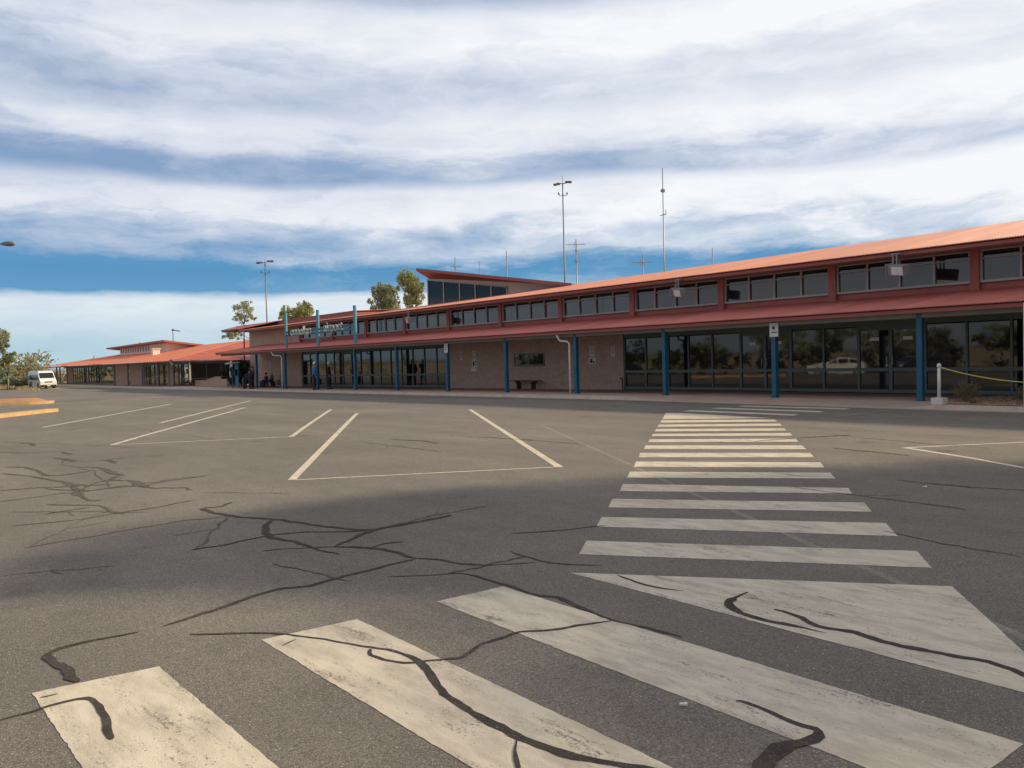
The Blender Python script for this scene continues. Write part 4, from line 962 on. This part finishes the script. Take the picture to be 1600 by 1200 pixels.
# left edge trees and scrub
tree('gum_tree', 'tall gum cut by the left edge of the picture', (at(-8, 600, 12).x, 12, -.5), [C(-6, 528, 12, 18, 14), C(4, 545, 12, 9, 14), C(-18, 550, 12, 14, 14), C(10, 524, 12, 5, 8)], 3600, .16, M_GUMG, 17, .16)
tree('gum_tree', 'low leaning gum just right of the tree at left edge', (at(12, 603, 14).x, 14, -.5), [C(14, 560, 14, 8, 7), C(6, 566, 14, 8, 7), C(20, 555, 14, 5, 5)], 1500, .2, M_GUM, 18, .12)
sl = ['rounded scrub bush', 'sprawling olive scrub bush', 'yellowish scrub bush', 'greyish low scrub bush']
for i, (px, py, w, h_, Y, lab) in enumerate([(6, 580, 12, 12, 16, 'olive scrub bush at the left edge under the tall gum'), (22, 584, 10, 13, 18, 'grey-green scrub bush second from the left edge'), (36, 578, 12, 16, 20, 'tall olive scrub bush in the middle of the thicket'), (50, 580, 11, 17, 22, 'highest yellowish scrub bush left of the white van'), (62, 586, 8, 12, 26, 'scrub bush directly behind the white van'), (90, 590, 10, 10, 30, 'scrub seen between the annexe posts right of the van'),
     (14, 595, 10, 7, 15, 'low brown scrub clump at the foot of the left trees'), (30, 596, 10, 7, 16, 'low straw-coloured scrub clump in front of the thicket'), (46, 597, 7, 6, 17, 'small low scrub clump nearest the white van'), (99, 592, 8, 9, 34, 'pale scrub behind the last annexe post')]):
    p = at(px, 603, Y)
    tree('scrub_bush', lab, (p.x, Y, -.5), [C(px, py, Y, w, h_), C(px-w*.6, py+h_*.4, Y, w*.6, h_*.6), C(px+w*.6, py+h_*.3, Y, w*.6, h_*.6)], 1500, .17, M_SCRUB if i % 3 else M_GUMG, 30+i, .06, 'bush', 'scrub bushes beyond the white van', M_BARKD, 'stem')
# far wood line: reads as one mass
rn = random.Random(5); cl = []
for i in range(150):
    a = rn.uniform(-.30, 1.0); R_ = rn.uniform(190, 260); dx, dy = -cos(a)*R_, sin(a)*R_; h_ = rn.uniform(2, 5); cl.append((dx, dy, h_*.6-.6, rn.uniform(3, 8), rn.uniform(3, 8), h_))
tag(leaves(cl, 16000, .55, 77).build('woodland', M_SCRUB), 'distant low scrub woodland along the horizon at left', 'woodland', kind='stuff')
# dry grass under the scrub
rn = random.Random(6); mb = MB()
for i in range(9000):
    px = rn.uniform(-60, 66); p = at(px, 600, rn.uniform(14.5, 30) if px < 60 else 22); 
    x, y = p.x+rn.uniform(-3, 3), p.y
    if y < 14.2: continue
    h_ = rn.uniform(.15, .45); a = rn.random()*pi; w = .05; z = gz(x)-.03
    mb.add([(x-w*cos(a), y-w*sin(a), z), (x+w*cos(a), y+w*sin(a), z), (x+rn.uniform(-.15, .15), y+rn.uniform(-.1, .1), z+h_)], [(0,1,2)])
tag(mb.build('grass', M_DRYG), 'dry yellow grass under the scrub at left', 'grass', kind='stuff')
# verge strip covering the asphalt's far left
vz = [G(-200, 606.2), G(20, 606.2), G(64, 606.5)]
mb = MB(); mb.poly([(-170, 14.6, gz(-170)+.012), (-112, 18.2, gz(-112)+.012), (-108, 22.7, gz(-108)+.012), (-170, 22.7, gz(-170)+.012)]); o = mb.build('verge', M_SAND)
if o.data.polygons[0].normal.z < 0: o.data.flip_normals()
tag(o, kind='structure')
# plants of the garden bed
def dry_plant(name, label, x, y, r, h_, n, m, seed):
    e = empty(name, (x, y, .14), label, 'plant'); rn = random.Random(seed); mb = MB(); lb = MB()
    for i in range(n):
        a = rn.random()*2*pi; s_ = rn.random()**.5; t_ = Vector((x+cos(a)*r*s_, y+sin(a)*r*s_, .14+h_*rn.uniform(.4, 1)*(1.1-.5*s_)))
        m2 = Vector((x, y, .14)).lerp(t_, .5)+Vector((0, 0, h_*.08)); mb.tube([(x+cos(a)*.05, y+sin(a)*.05, .13), m2, t_], [.007, .005, .002], 4)
        for k in range(9):
            c = m2.lerp(t_, rn.random())+Vector((rn.gauss(0, .02), rn.gauss(0, .02), rn.gauss(0, .02))); q = Vector((rn.gauss(0, 1), rn.gauss(0, 1), rn.gauss(0, 1))).normalized()*.03; w = q.cross(Vector((0, .3, 1))).normalized()*.012
            lb.add([c-q, c+w, c+q, c-w], [(0,1,2,3)])
    part(mb, 'stem', M_BARK, e); part(lb, 'foliage', m, e)
dry_plant('garden_shrub', 'sparse olive twiggy shrub right behind the white bollard', -10.35, 24.3, .42, .72, 130, M_SCRUB, 3)
q_ = at(1597, 620, 24.0); dry_plant('garden_shrub', 'silvery wiry shrub at the right edge of the garden bed', q_.x+.15, 24.0, .42, .60, 170, M_GREY, 4)
for i, (x, y) in enumerate([(-9.9, 23.6), (-9.0, 25.2), (-8.0, 23.5), (-9.5, 26.6)]):
    dry_plant('weed', ['small dry weed among pebbles just right of the bollard', 'dry weed in the middle of the pebble bed', 'small weed at the kerb side of the pebble bed', 'weed close under the glass wall'][i], x, y, .14, .16, 24, M_SCRUB, 20+i)
# off-frame shade trees right of the photographer, in a round bed
def ball(x, y, z, r): return (x, y, z, r, r, r*.75)
off = lambda z: (z*.56/.55, z*1.0/.55)
shade_pts = [(-5.0, 11.2, 7.5, 1.5), (-6.0, 9.2, 7, 1.6), (-6.8, 7.2, 6.5, 1.6), (-7.7, 5.4, 6.2, 1.5), (-8.0, 3.4, 5.6, 1.3), (-7.4, 1.9, 5.2, 1.0),
    (-3.4, 11.8, 8, 1.7), (-4.2, 9.6, 7.6, 1.7), (-5.0, 7.4, 7.2, 1.7), (-5.8, 5.4, 6.6, 1.6), (-6.2, 3.4, 6, 1.2), (-2.4, 9.6, 8, 1.8), (-3.2, 7.4, 7.6, 1.7), (-4.0, 5.4, 7, 1.5), (-4.3, 3.9, 6.4, 1.1),
    (-1.4, 7.4, 8, 1.8), (-2.2, 5.2, 7.4, 1.6), (-2.6, 3.6, 6.8, 1.1), (-.6, 5.0, 8, 1.6), (-.9, 3.2, 7.2, 1.1), (.4, 9.8, 8.2, 2), (1.6, 7.6, 8.2, 2), (-1.6, 12.8, 8.4, 1.8), (-3.4, 13.2, 8, 1.2), (-6.9, 4.3, 6, 1.2)]
groups = [[], [], []]
for (x, y, z, r) in shade_pts:
    ox, oy = off(z); cX, cY = x+ox, y+oy
    groups[0 if cY > 23.0 else (1 if cY > 18.5 else 2)].append((cX, cY, z, r, r, r*.6))
for i, (g_, bs) in enumerate(zip(groups, [(5.0, 24.8), (3.6, 20.6), (1.2, 15.6)])):
    if g_: tree('shade_tree', ['spreading tree right of the view beside the garden bed', 'middle spreading shade tree right of the view', 'nearest spreading shade tree right of the view'][i], (bs[0], bs[1], 0), g_, int(1150*len(g_)), .15, M_GUM, 60+i, .22, group='shade trees beside the crossing')
# trees behind the viewer (seen in the windows)
for i in range(16):
    x = -72+i*5.6+random.uniform(-1.5, 1.5); y = random.uniform(-46, -34); h_ = random.uniform(4.2, 7.5)
    tree('roadside_tree', 'tree %s, across the car park facing the terminal' % ['with broad crown', 'with narrow crown', 'with low bushy crown', 'with ragged crown'][i % 4], (x, y, -.55), [(x, y, h_*.7-.5, 2.6, 2.2, h_*.28), (x-1.6, y, h_*.5-.5, 1.8, 1.6, 1.5), (x+1.6, y+.5, h_*.55-.5, 1.8, 1.6, 1.5)], 900, .3, M_GUMG, 90+i, .18, group='trees across the car park')

rn = random.Random(8); cl = [(x+rn.uniform(-1, 1), rn.uniform(-25, -22), rn.uniform(.3, 1.5), 2.6, 1.8, rn.uniform(1.8, 2.9)) for x in range(-110, 25, 3)]
tag(leaves(cl, 14000, .34, 78).build('hedge', M_DARKH), 'dense scrub across the car park behind the photographer', 'hedge', kind='stuff')
# ------------------------------------------------------------------ vehicles
def vehicle(name, label, cat, loc, rzv, L_, Wd, Ht, prof, glassprof, paint, wheelx, wr=.34, group=None, lamp=True, hood=None):
    """prof: side outline (x forward, z); the width narrows towards the roof"""
    e = empty(name, loc, label, cat, group, rzv)
    def wz(z): 
        t_ = max(0, (z-.9)/(Ht-.9)); return Wd/2*(1-.10*t_**1.5) if z > .9 else Wd/2*(.97+.03*min(1, z/.6))
    def shell(pr, inset=0.0, name='body', m=paint, bev=.03):
        n = len(pr); vs = [(x, wz(z)-inset, z) for x, z in pr]+[(x, -wz(z)+inset, z) for x, z in pr]
        fs = [tuple(range(n)), tuple(range(n, 2*n))[::-1]]+[(i, i+n, (i+1) % n+n, (i+1) % n) for i in range(n)]
        return MB().add(vs, fs).build(name, m, e, bevel=bev, fix=True)
    shell(prof)
    def sideglass(pr, nm='side_window'):
        for s_ in (1, -1):
            vs = [(x, s_*(wz(z)+.006), z) for x, z in pr]; MB().prism(vs, (0, -s_*.02, 0)).build(nm, M_CARGL, e, fix=True)
    for g_ in glassprof['side']: sideglass(g_)
    for nm, (x0, z0, x1, z1, wf) in glassprof['cross'].items():
        nrm = Vector((z1-z0, 0, -(x1-x0))).normalized(); 
        if (nm == 'windscreen' and nrm.x < 0) or (nm == 'rear_window' and nrm.x > 0): nrm = -nrm
        y0, y1 = wz(z0)*wf, wz(z1)*wf; o_ = nrm*.012
        vs = [(x0+o_.x, y0, z0+o_.z), (x1+o_.x, y1, z1+o_.z), (x1+o_.x, -y1, z1+o_.z), (x0+o_.x, -y0, z0+o_.z)]
        MB().prism(vs, -o_*2.2).build(nm, M_CARGL, e, fix=True)
    for wx in wheelx:
        for s_ in (1, -1):
            w_ = MB(); y0 = s_*(Wd/2-.19); y1 = s_*(Wd/2+.005)
            w_.tube([(wx, y0, wr), (wx, y1-s_*.03, wr), (wx, y1, wr)], [wr, wr, wr*.9], 20); ty = w_.build('wheel', M_RUBBER, e)
            w_ = MB(); w_.tube([(wx, y1+s_*.001, wr), (wx, y1+s_*.012, wr)], [wr*.6, wr*.55], 14)
            for k in range(5): a = 2*pi*k/5; w_.obox((wx+cos(a)*wr*.3, y1+s_*.016, wr+sin(a)*wr*.3), (Vector((cos(a), 0, sin(a))), Vector((0,1,0)), Vector((-sin(a), 0, cos(a)))), (wr*.27, .006, .03))
            w_.build('rim', M_GALV, ty)
            a_ = MB(); a_.tube([(wx, y1-s_*.10, wr+.02), (wx, y1+s_*.002, wr+.02)], wr*1.13, 20); a_.build('wheel_arch', M_BLACK, e)
    xf = max(x for x, z in prof)
    b_m = MB(); b_m.obox((xf-.10, 0, .38), (Vector((1,0,0)), Vector((0,1,0)), Vector((0,0,1))), (.14, Wd/2*.97, .17)); b_m.build('bumper', M_BLACK, e, bevel=.05)
    g_m = MB(); g_m.obox((xf-.005, 0, hood-.16), (Vector((1,0,0)), Vector((0,1,0)), Vector((0,0,1))), (.02, Wd*.24, .07)); g_m.build('grille', M_BLACK, e, bevel=.01)
    for s_ in (1, -1):
        h_m = MB(); h_m.obox((xf-.06, s_*Wd*.39, hood-.14), (Vector((1,0,0)), Vector((0,1,0)), Vector((0,0,1))), (.07, .12, .08)); h_m.build('headlight', M_WHITE, e, bevel=.02)
        mr = MB(); zx, zz = glassprof['mirror']; mr.obox((zx, s_*(Wd/2+.1), zz), (Vector((1,0,0)), Vector((0,1,0)), Vector((0,0,1))), (.05, .10, .12)); mr.build('mirror', M_BLACK, e, bevel=.02)
    pl = MB(); pl.box(xf+.041, xf+.05, -.19, .19, .34, .45); pl.build('number_plate', M_WHITE, e)
    return e
van_prof = [(-2.35, .35), (-2.38, 1.0), (-2.33, 1.9), (-2.2, 2.18), (-1.9, 2.26), (1.0, 2.26), (1.35, 2.15), (1.95, 1.28), (2.25, 1.05), (2.38, .8), (2.38, .35), (2.3, .25), (-2.3, .25)]
van_g = {'side': [[(-2.1, 1.15), (-.75, 1.15), (-.75, 1.75), (-2.05, 1.75)], [(-.65, 1.15), (.55, 1.15), (.55, 1.75), (-.65, 1.75)], [(.65, 1.15), (1.75, 1.15), (1.35, 1.72), (.65, 1.75)]],
         'cross': {'windscreen': (1.93, 1.33, 1.48, 1.98, .88), 'rear_window': (-2.375, 1.2, -2.345, 1.8, .8)}, 'mirror': (1.75, 1.35)}
pv = G(76, 607.4); fwd_v = Vector((-pv.x, -pv.y, 0)).normalized(); ang = math.atan2(fwd_v.y, fwd_v.x)+.30
vloc = pv-Vector((cos(ang), sin(ang), 0))*2.3
vehicle('van', 'white high-roof minibus parked at the far left by the scrub', 'van', (vloc.x, vloc.y, gz(vloc.x)+.005), ang, 4.7, 1.9, 2.26, van_prof, van_g, M_CARW, (-1.4, 1.45), .35, hood=1.0)
suv_prof = [(-2.2, .4), (-2.25, .9), (-2.1, 1.1), (-1.5, 1.42), (-.9, 1.54), (.1, 1.55), (.45, 1.48), (1.15, 1.08), (2.0, .95), (2.25, .75), (2.28, .4), (2.15, .25), (-2.1, .25)]
suv_g = {'side': [[(-1.6, 1.08), (-.75, 1.08), (-.75, 1.46), (-1.2, 1.42)], [(-.65, 1.08), (.15, 1.08), (.15, 1.46), (-.65, 1.46)], [(.25, 1.08), (.9, 1.08), (.42, 1.42), (.25, 1.46)]],
         'cross': {'windscreen': (1.08, 1.12, .52, 1.44, .84), 'rear_window': (-2.02, 1.14, -1.6, 1.38, .8)}, 'mirror': (.85, 1.15)}
vehicle('parked_car', 'white parked car mirrored in the terminal glass left of the second door', 'car', (atx(1308, 66), -10.5, gz(atx(1308, 66))-.38), 2.6, 4.5, 1.85, 1.66, suv_prof, suv_g, M_CARW, (-1.35, 1.4), .35, 'cars parked opposite the terminal', hood=.95)
vehicle('parked_car', 'dark parked car mirrored in the terminal doors', 'car', (atx(1425, 66), -11.2, -.42), 1.9, 4.5, 1.85, 1.66, suv_prof, suv_g, M_CARD, (-1.35, 1.4), .35, 'cars parked opposite the terminal', hood=.95)
vehicle('parked_car', 'dark blue parked car mirrored in the far glass entrance', 'car', (-70, -15.5, gz(-70)-.5), 1.7, 4.5, 1.85, 1.66, suv_prof, suv_g, M_CARD, (-1.35, 1.4), .35, 'cars parked opposite the terminal', hood=.95)
vehicle('parked_car', 'small red parked car behind the photographer', 'car', (-17, -17, -.5), 1.5, 4.5, 1.85, 1.66, suv_prof, suv_g, M_CARR, (-1.35, 1.4), .35, 'cars parked opposite the terminal', hood=.95)

# ------------------------------------------------------------------ people
M_SKIN = mat('skin', (.42, .25, .18), .6, .08); M_HAIRW = mat('white_hair', (.70, .68, .64), .8, .1); M_HAIRD = mat('dark_hair', (.03, .022, .018), .6, .2)
def cloth(n, c): return mat(n, c, .85, .15, 6)
M_DARKC = cloth('black_cloth', (.022, .022, .027)); M_NAVY = cloth('navy_cloth', (.02, .03, .07)); M_BLUEC = cloth('blue_cloth', (.045, .20, .50)); M_GREYC = cloth('grey_cloth', (.16, .17, .19)); M_BROWN = cloth('brown_cloth', (.12, .07, .05)); M_TROU = cloth('dark_trousers', (.03, .03, .04))
def skin_mesh(name, joints, edges, m, parent, sub=2):
    me = bpy.data.meshes.new(name); me.from_pydata([j[:3] for j in joints], edges, [])
    o = bpy.data.objects.new(name, me); COL.objects.link(o)
    md = o.modifiers.new('s', 'SKIN'); md.use_smooth_shade = True
    for v, j in zip(me.skin_vertices[0].data, joints): v.radius = (j[3], j[4] if len(j) > 4 else j[3])
    me.skin_vertices[0].data[0].use_root = True
    s_ = o.modifiers.new('u', 'SUBSURF'); s_.levels = sub; s_.render_levels = sub
    bpy.context.view_layer.update()
    m2 = bpy.data.meshes.new_from_object(o.evaluated_get(bpy.context.evaluated_depsgraph_get()))
    bpy.data.objects.remove(o); m2.materials.clear(); m2.materials.append(m)
    for p in m2.polygons: p.use_smooth = True
    o = bpy.data.objects.new(name, m2); COL.objects.link(o); o.parent = parent; return o
def person(label, loc, rzv, h=1.75, top=M_DARKC, bottom=M_TROU, hair=M_HAIRW, arms='down', seated=False, stride=.05, group=None):
    k = h/1.75; e = empty('person', loc, label, 'person', group, rzv); S_ = lambda *a: tuple(v*k for v in a)
    hz = .93 if not seated else .48; fw_ = 0
    # local: +x forward, y left. joints of the whole body (skin), then clothes over it
    J = [S_(0,0,hz,.12,.15), S_(0,0,hz+.22,.10,.14), S_(0,0,hz+.42,.11,.16), S_(.0,0,hz+.53,.06,.07), S_(.01,0,hz+.60,.05), S_(.02,0,hz+.68,.08), S_(.02,0,hz+.76,.09,.08), S_(.01,0,hz+.82,.05)]
    E = [(i, i+1) for i in range(7)]
    def chain(start, pts):
        p = start
        for q in pts: J.append(S_(*q)); E.append((p, len(J)-1)); p = len(J)-1
        return p
    ends = []
    for s_ in (1, -1):
        if seated: chain(0, [(.06, .10*s_, hz, .09), (.42, .11*s_, hz+.02, .065), (.44, .11*s_, .28, .05), (.42, .11*s_, .08, .04), (.52, .12*s_, .035, .035)])
        else: chain(0, [(0, .10*s_, hz-.06, .095), (.02+stride*s_, .10*s_, .50, .065), (-.02+stride*s_*1.2, .10*s_, .26, .055), (-.02+stride*s_*1.5, .10*s_, .085, .04), (.10+stride*s_*1.5, .12*s_, .035, .035)])
    A0 = []
    for s_ in (1, -1):
        sh = (0, .17*s_, hz+.46, .055)
        if arms == 'down': pts = [sh, (-.03, .24*s_, hz+.20, .042), (.04, .25*s_, hz-.02, .032)]
        elif arms == 'hips': pts = [sh, (-.10, .32*s_, hz+.22, .042), (.02, .20*s_, hz+.08, .032)]
        elif arms == 'front': pts = [sh, (.02, .23*s_, hz+.22, .042), (.22, .12*s_, hz+.20, .032)]
        elif arms == 'head': pts = [sh, (.10, .24*s_, hz+.30, .042), (.10, .15*s_, hz+.52, .032)] if s_ == 1 else [sh, (-.03, .24*s_, hz+.20, .042), (.04, .25*s_, hz-.02, .032)]
        la = chain(2, pts); A0.append(pts)
        hx_, hy_, hz_, _ = pts[-1]; px_, py_, pz_, _ = pts[-2]; dv = Vector((hx_-px_, hy_-py_, hz_-pz_)).normalized()
        ph = Vector((hx_, hy_, hz_))+dv*.07; J.append(S_(*ph, .030, .018)); E.append((la, len(J)-1)); palm = len(J)-1
        sd = dv.cross(Vector((0, 1, 0))).normalized() if abs(dv.y) < .8 else Vector((1, 0, 0))
        for f_i, fl in enumerate((.060, .075, .070, .052)):
            b0_ = ph+sd*(f_i-1.5)*.019+dv*.02; t1 = b0_+dv*fl*.6; t2 = b0_+dv*fl+Vector((0, -s_*.012, 0))
            J.append(S_(*b0_, .009)); E.append((palm, len(J)-1)); J.append(S_(*t1, .0085)); E.append((len(J)-2, len(J)-1)); J.append(S_(*t2, .0075)); E.append((len(J)-2, len(J)-1))
        th = ph+sd*-.035-dv*.02; J.append(S_(*th, .010)); E.append((palm, len(J)-1)); J.append(S_(*(th+sd*-.012+dv*.035), .009)); E.append((len(J)-2, len(J)-1))
    skin_mesh('body', J, E, M_SKIN, e, 1)
    # clothes
    J2 = [S_(0,0,hz-.10,.16,.20), S_(0,0,hz+.20,.15,.195), S_(0,0,hz+.42,.145,.20), S_(0,0,hz+.51,.085,.10)]; E2 = [(0,1),(1,2),(2,3)]
    for pts in A0:
        p_ = 2
        for (x, y, z, r) in [pts[0], pts[1], tuple(Vector(pts[1][:3]).lerp(Vector(pts[2][:3]), .85))+(pts[2][3],)]: J2.append(S_(x, y, z, r+.032)); E2.append((p_, len(J2)-1)); p_ = len(J2)-1
    skin_mesh('jacket', J2, E2, top, e)
    J3 = [S_(0,0,hz+.02,.13,.16)]; E3 = []
    for s_ in (1, -1):
        pp = [(.06, .10*s_, hz, .105), (.42, .11*s_, hz+.02, .082), (.44, .11*s_, .28, .066), (.42, .11*s_, .10, .06)] if seated else [(0, .10*s_, hz-.08, .112), (.02+stride*s_, .10*s_, .50, .082), (-.02+stride*s_*1.2, .10*s_, .26, .07), (-.02+stride*s_*1.5, .10*s_, .10, .066)]
        p_ = 0
        for q in pp: J3.append(S_(*q)); E3.append((p_, len(J3)-1)); p_ = len(J3)-1
    skin_mesh('trousers', J3, E3, bottom, e)
    for s_ in (1, -1):
        x0 = .42 if seated else -.02+stride*s_*1.5
        mb = MB(); mb.tube([S_(x0-.06, .11*s_, .045), S_(x0, .11*s_, .05), S_(x0+.10, .115*s_, .042), S_(x0+.19, .12*s_, .03)], [.04*k, .052*k, .047*k, .03*k], 8); mb.build('shoe', M_BLACK, e, smooth=True)
    hd = Vector(S_(.02, 0, hz+.74))
    mb = MB(); vs = []; 
    for i in range(7):
        ph_ = pi/2*i/6*1.25
        for j in range(12):
            a = 2*pi*j/12; r = sin(ph_); fx_ = cos(a)*r*.105*k*(1.05 if cos(a) < 0 else .92)
            vs.append((hd.x-.008*k+fx_, sin(a)*r*.092*k, hd.z+cos(ph_)*.115*k-(.03*k*(i/6) if cos(a) < 0 else -.02*k*(i/6))))
    mb.add(vs, [(i*12+j, i*12+(j+1) % 12, (i+1)*12+(j+1) % 12, (i+1)*12+j) for i in range(6) for j in range(12)]); mb.build('hair', hair, e, smooth=True)
    mb = MB()   # face: nose, ears, eyes, mouth
    mb.tube([S_(.105, 0, hz+.755), S_(.128, 0, hz+.715), S_(.105, 0, hz+.705)], [.008*k, .014*k, .01*k], 6)
    for s_ in (1, -1): mb.tube([S_(.015, .083*s_, hz+.755), S_(.0, .093*s_, hz+.735), S_(.015, .083*s_, hz+.71)], [.008*k, .014*k, .007*k], 6)
    mb.build('nose_and_ears', M_SKIN, e, smooth=True)
    mb = MB()
    for s_ in (1, -1): mb.obox(S_(.101, .032*s_, hz+.752), (Vector((1,0,0)), Vector((0,1,0)), Vector((0,0,1))), (.004*k, .012*k, .005*k))
    mb.obox(S_(.102, 0, hz+.678), (Vector((1,0,0)), Vector((0,1,0)), Vector((0,0,1))), (.004*k, .022*k, .004*k)); mb.build('eyes_and_mouth', M_HAIRD, e)
    return e
def put(px, Y): X = atx(px, Y); return (X, Y, gz(X)+.13)
person('white-haired man in a bright blue and grey top behind the second sign post', put(490.5, 23.75), 1.2, 1.86, M_BLUEC, M_TROU, M_HAIRW, 'head', group=None)
person('grey-haired person in a long black coat facing the glass entrance', put(513, 24.7), 1.0, 1.84, M_DARKC, M_TROU, M_HAIRW, 'down')
person('dark-haired person in black standing left of the verandah post', put(393.5, 23.7), -1.9, 1.72, M_DARKC, M_TROU, M_HAIRD, 'hips')
person('shorter person in navy standing close beside the suitcase', put(389, 23.3), 2.0, 1.5, M_NAVY, M_TROU, M_HAIRD, 'front')
person('seated traveller in brown against the left brick wall', put(424, 26.9)[:2]+(gz(-67)+.13,), -1.6, 1.72, M_BROWN, M_NAVY, M_HAIRW, 'front', True)
person('seated traveller in navy beside the luggage at the brick wall', put(415, 26.6)[:2]+(gz(-68)+.13,), -1.4, 1.6, M_NAVY, M_TROU, M_HAIRD, 'front', True)
# bench for seated travellers
X = atx(420, 27.2); g = gz(X)+.13
e = empty('bench', (X, 27.3, g), 'low dark bench under the two seated travellers at left', 'bench')
mb = MB(); mb.box(X-1.4, X+1.4, 26.75, 27.25, g+.40, g+.44); part(mb, 'seat', M_WOOD, e, bevel=.01)
for xx in (X-1.2, X+1.2): mb = MB(); mb.box(xx-.04, xx+.04, 26.8, 27.2, g, g+.40); part(mb, 'leg', M_WOOD, e)
def suitcase(x, y, h_, label, m=M_BLACK):
    g = gz(x)+.13; e = empty('suitcase', (x, y, g), label, 'suitcase', 'luggage on the footpath')
    mb = MB(); mb.box(x-.21, x+.21, y-.13, y+.13, g+.05, g+h_); part(mb, 'case', m, e, bevel=.04)
    mb = MB(); mb.tube([(x-.13, y+.1, g+h_), (x-.13, y+.1, g+h_+.3), (x+.13, y+.1, g+h_+.3), (x+.13, y+.1, g+h_)], .012, 5); part(mb, 'handle', M_GALV, e)
    for s_ in (-1, 1): mb = MB(); mb.tube([(x+.17*s_-.02, y, g+.035), (x+.17*s_+.02, y, g+.035)], .035, 8); part(mb, 'wheel', M_BLACK, e)
X, Y_, _ = put(380.5, 23.1); suitcase(X, Y_, .82, 'large black upright suitcase at the kerb beside two travellers')
X, Y_, _ = put(410, 25.6); suitcase(X, Y_, .62, 'navy suitcase standing left of the seated travellers', M_NAVY)
X, Y_, _ = put(433, 26.2); suitcase(X, Y_, .6, 'grey suitcase right of the seated travellers', M_GREYC)
# luggage trolley
X, Y_, g = put(438, 25.7); e = empty('luggage_trolley', (X, Y_, g), 'steel luggage trolley beside the downpipe at the left verandah', 'trolley')
mb = MB()
for s_ in (-1, 1): mb.tube([(X+.5*s_*0-.45, Y_+.25*s_, g+.14), (X+.45, Y_+.25*s_, g+.14), (X+.55, Y_+.25*s_, g+.98)], .018, 6)
mb.tube([(X+.55, Y_-.25, g+.98), (X+.55, Y_+.25, g+.98)], .02, 6); mb.tube([(X-.45, Y_-.25, g+.14), (X-.45, Y_+.25, g+.14)], .02, 6); mb.tube([(X+.5, Y_-.25, g+.6), (X+.5, Y_+.25, g+.6)], .015, 6)
part(mb, 'frame', M_GALV, e)
mb = MB(); mb.box(X-.44, X+.44, Y_-.22, Y_+.22, g+.15, g+.17); part(mb, 'platform', M_GALV, e)
for (a, c) in ((-.35, -.22), (-.35, .22), (.4, 0)): mb = MB(); mb.tube([(X+a, Y_+c-.02, g+.07), (X+a, Y_+c+.02, g+.07)], .07, 12); part(mb, 'wheel', M_RUBBER, e)
# phone booth
X, Y_, g = put(361, 24.6); e = empty('phone_booth', (X, Y_, g), 'open blue phone booth with white curved hood beside the pole sign', 'phone booth')
mb = MB(); mb.box(X-.05, X+.75, Y_+.3, Y_+.38, g, g+2.15); part(mb, 'back_panel', M_BLUE, e, bevel=.02)
mb = MB(); pts = [(X-.1, Y_, g+.9), (X-.3, Y_, g+1.0), (X-.38, Y_, g+1.35), (X-.28, Y_, g+1.75), (X-.05, Y_, g+2.0)]; mb.tube(pts, .06, 8); part(mb, 'side_guard', M_WHITE, e, smooth=True)
mb = MB(); mb.hexa([(X-.75, Y_-.3, g+1.98), (X+.75, Y_-.3, g+2.05), (X+.75, Y_+.45, g+2.05), (X-.75, Y_+.45, g+1.98), (X-.75, Y_-.3, g+2.06), (X+.75, Y_-.3, g+2.16), (X+.75, Y_+.45, g+2.16), (X-.75, Y_+.45, g+2.06)]); part(mb, 'hood', M_WHITE, e, bevel=.02)
mb = MB(); mb.box(X+.1, X+.45, Y_+.14, Y_+.3, g+1.0, g+1.55); part(mb, 'telephone', M_BLACK, e, bevel=.02)
# stepped sandstone planter wall at the courtyard
pa, pb_ = G(305, 604.5, .0), G(355, 606, .0)
e = empty('planter_wall', pa, 'low sandstone planter wall with a raised hump at the courtyard', 'planter')
d_ = (pb_-pa); d_.z = 0; Lp = d_.length; d_.normalize(); n_ = Vector((-d_.y, d_.x, 0)); 
def pw(s, z, o=0): p = pa+d_*(s*Lp)+n_*o; return (p.x, p.y, gz(p.x)+z)
prof = [(0, 0), (0, .62), (.38, .66), (.52, .80), (.68, .98), (.80, .98), (.81, .82), (1.0, .80), (1.0, 0)]
mb = MB(); mb.add([pw(s, z) for s, z in prof]+[pw(s, z, .45) for s, z in prof], [tuple(range(9))[::-1], tuple(range(9, 18))]+[(i, (i+1) % 9, (i+1) % 9+9, i+9) for i in range(9)]); part(mb, 'wall', M_BRICKL, e, fix=True)
mb = MB()
for (s0, z0), (s1_, z1_) in zip(prof[1:6], prof[2:6]): mb.hexa([pw(s0, z0+.003, -.04), pw(s1_, z1_+.003, -.04), pw(s1_, z1_+.003, .49), pw(s0, z0+.003, .49), pw(s0, z0+.07, -.04), pw(s1_, z1_+.07, -.04), pw(s1_, z1_+.07, .49), pw(s0, z0+.07, .49)])
part(mb, 'coping', M_BRICKL, e, fix=True)
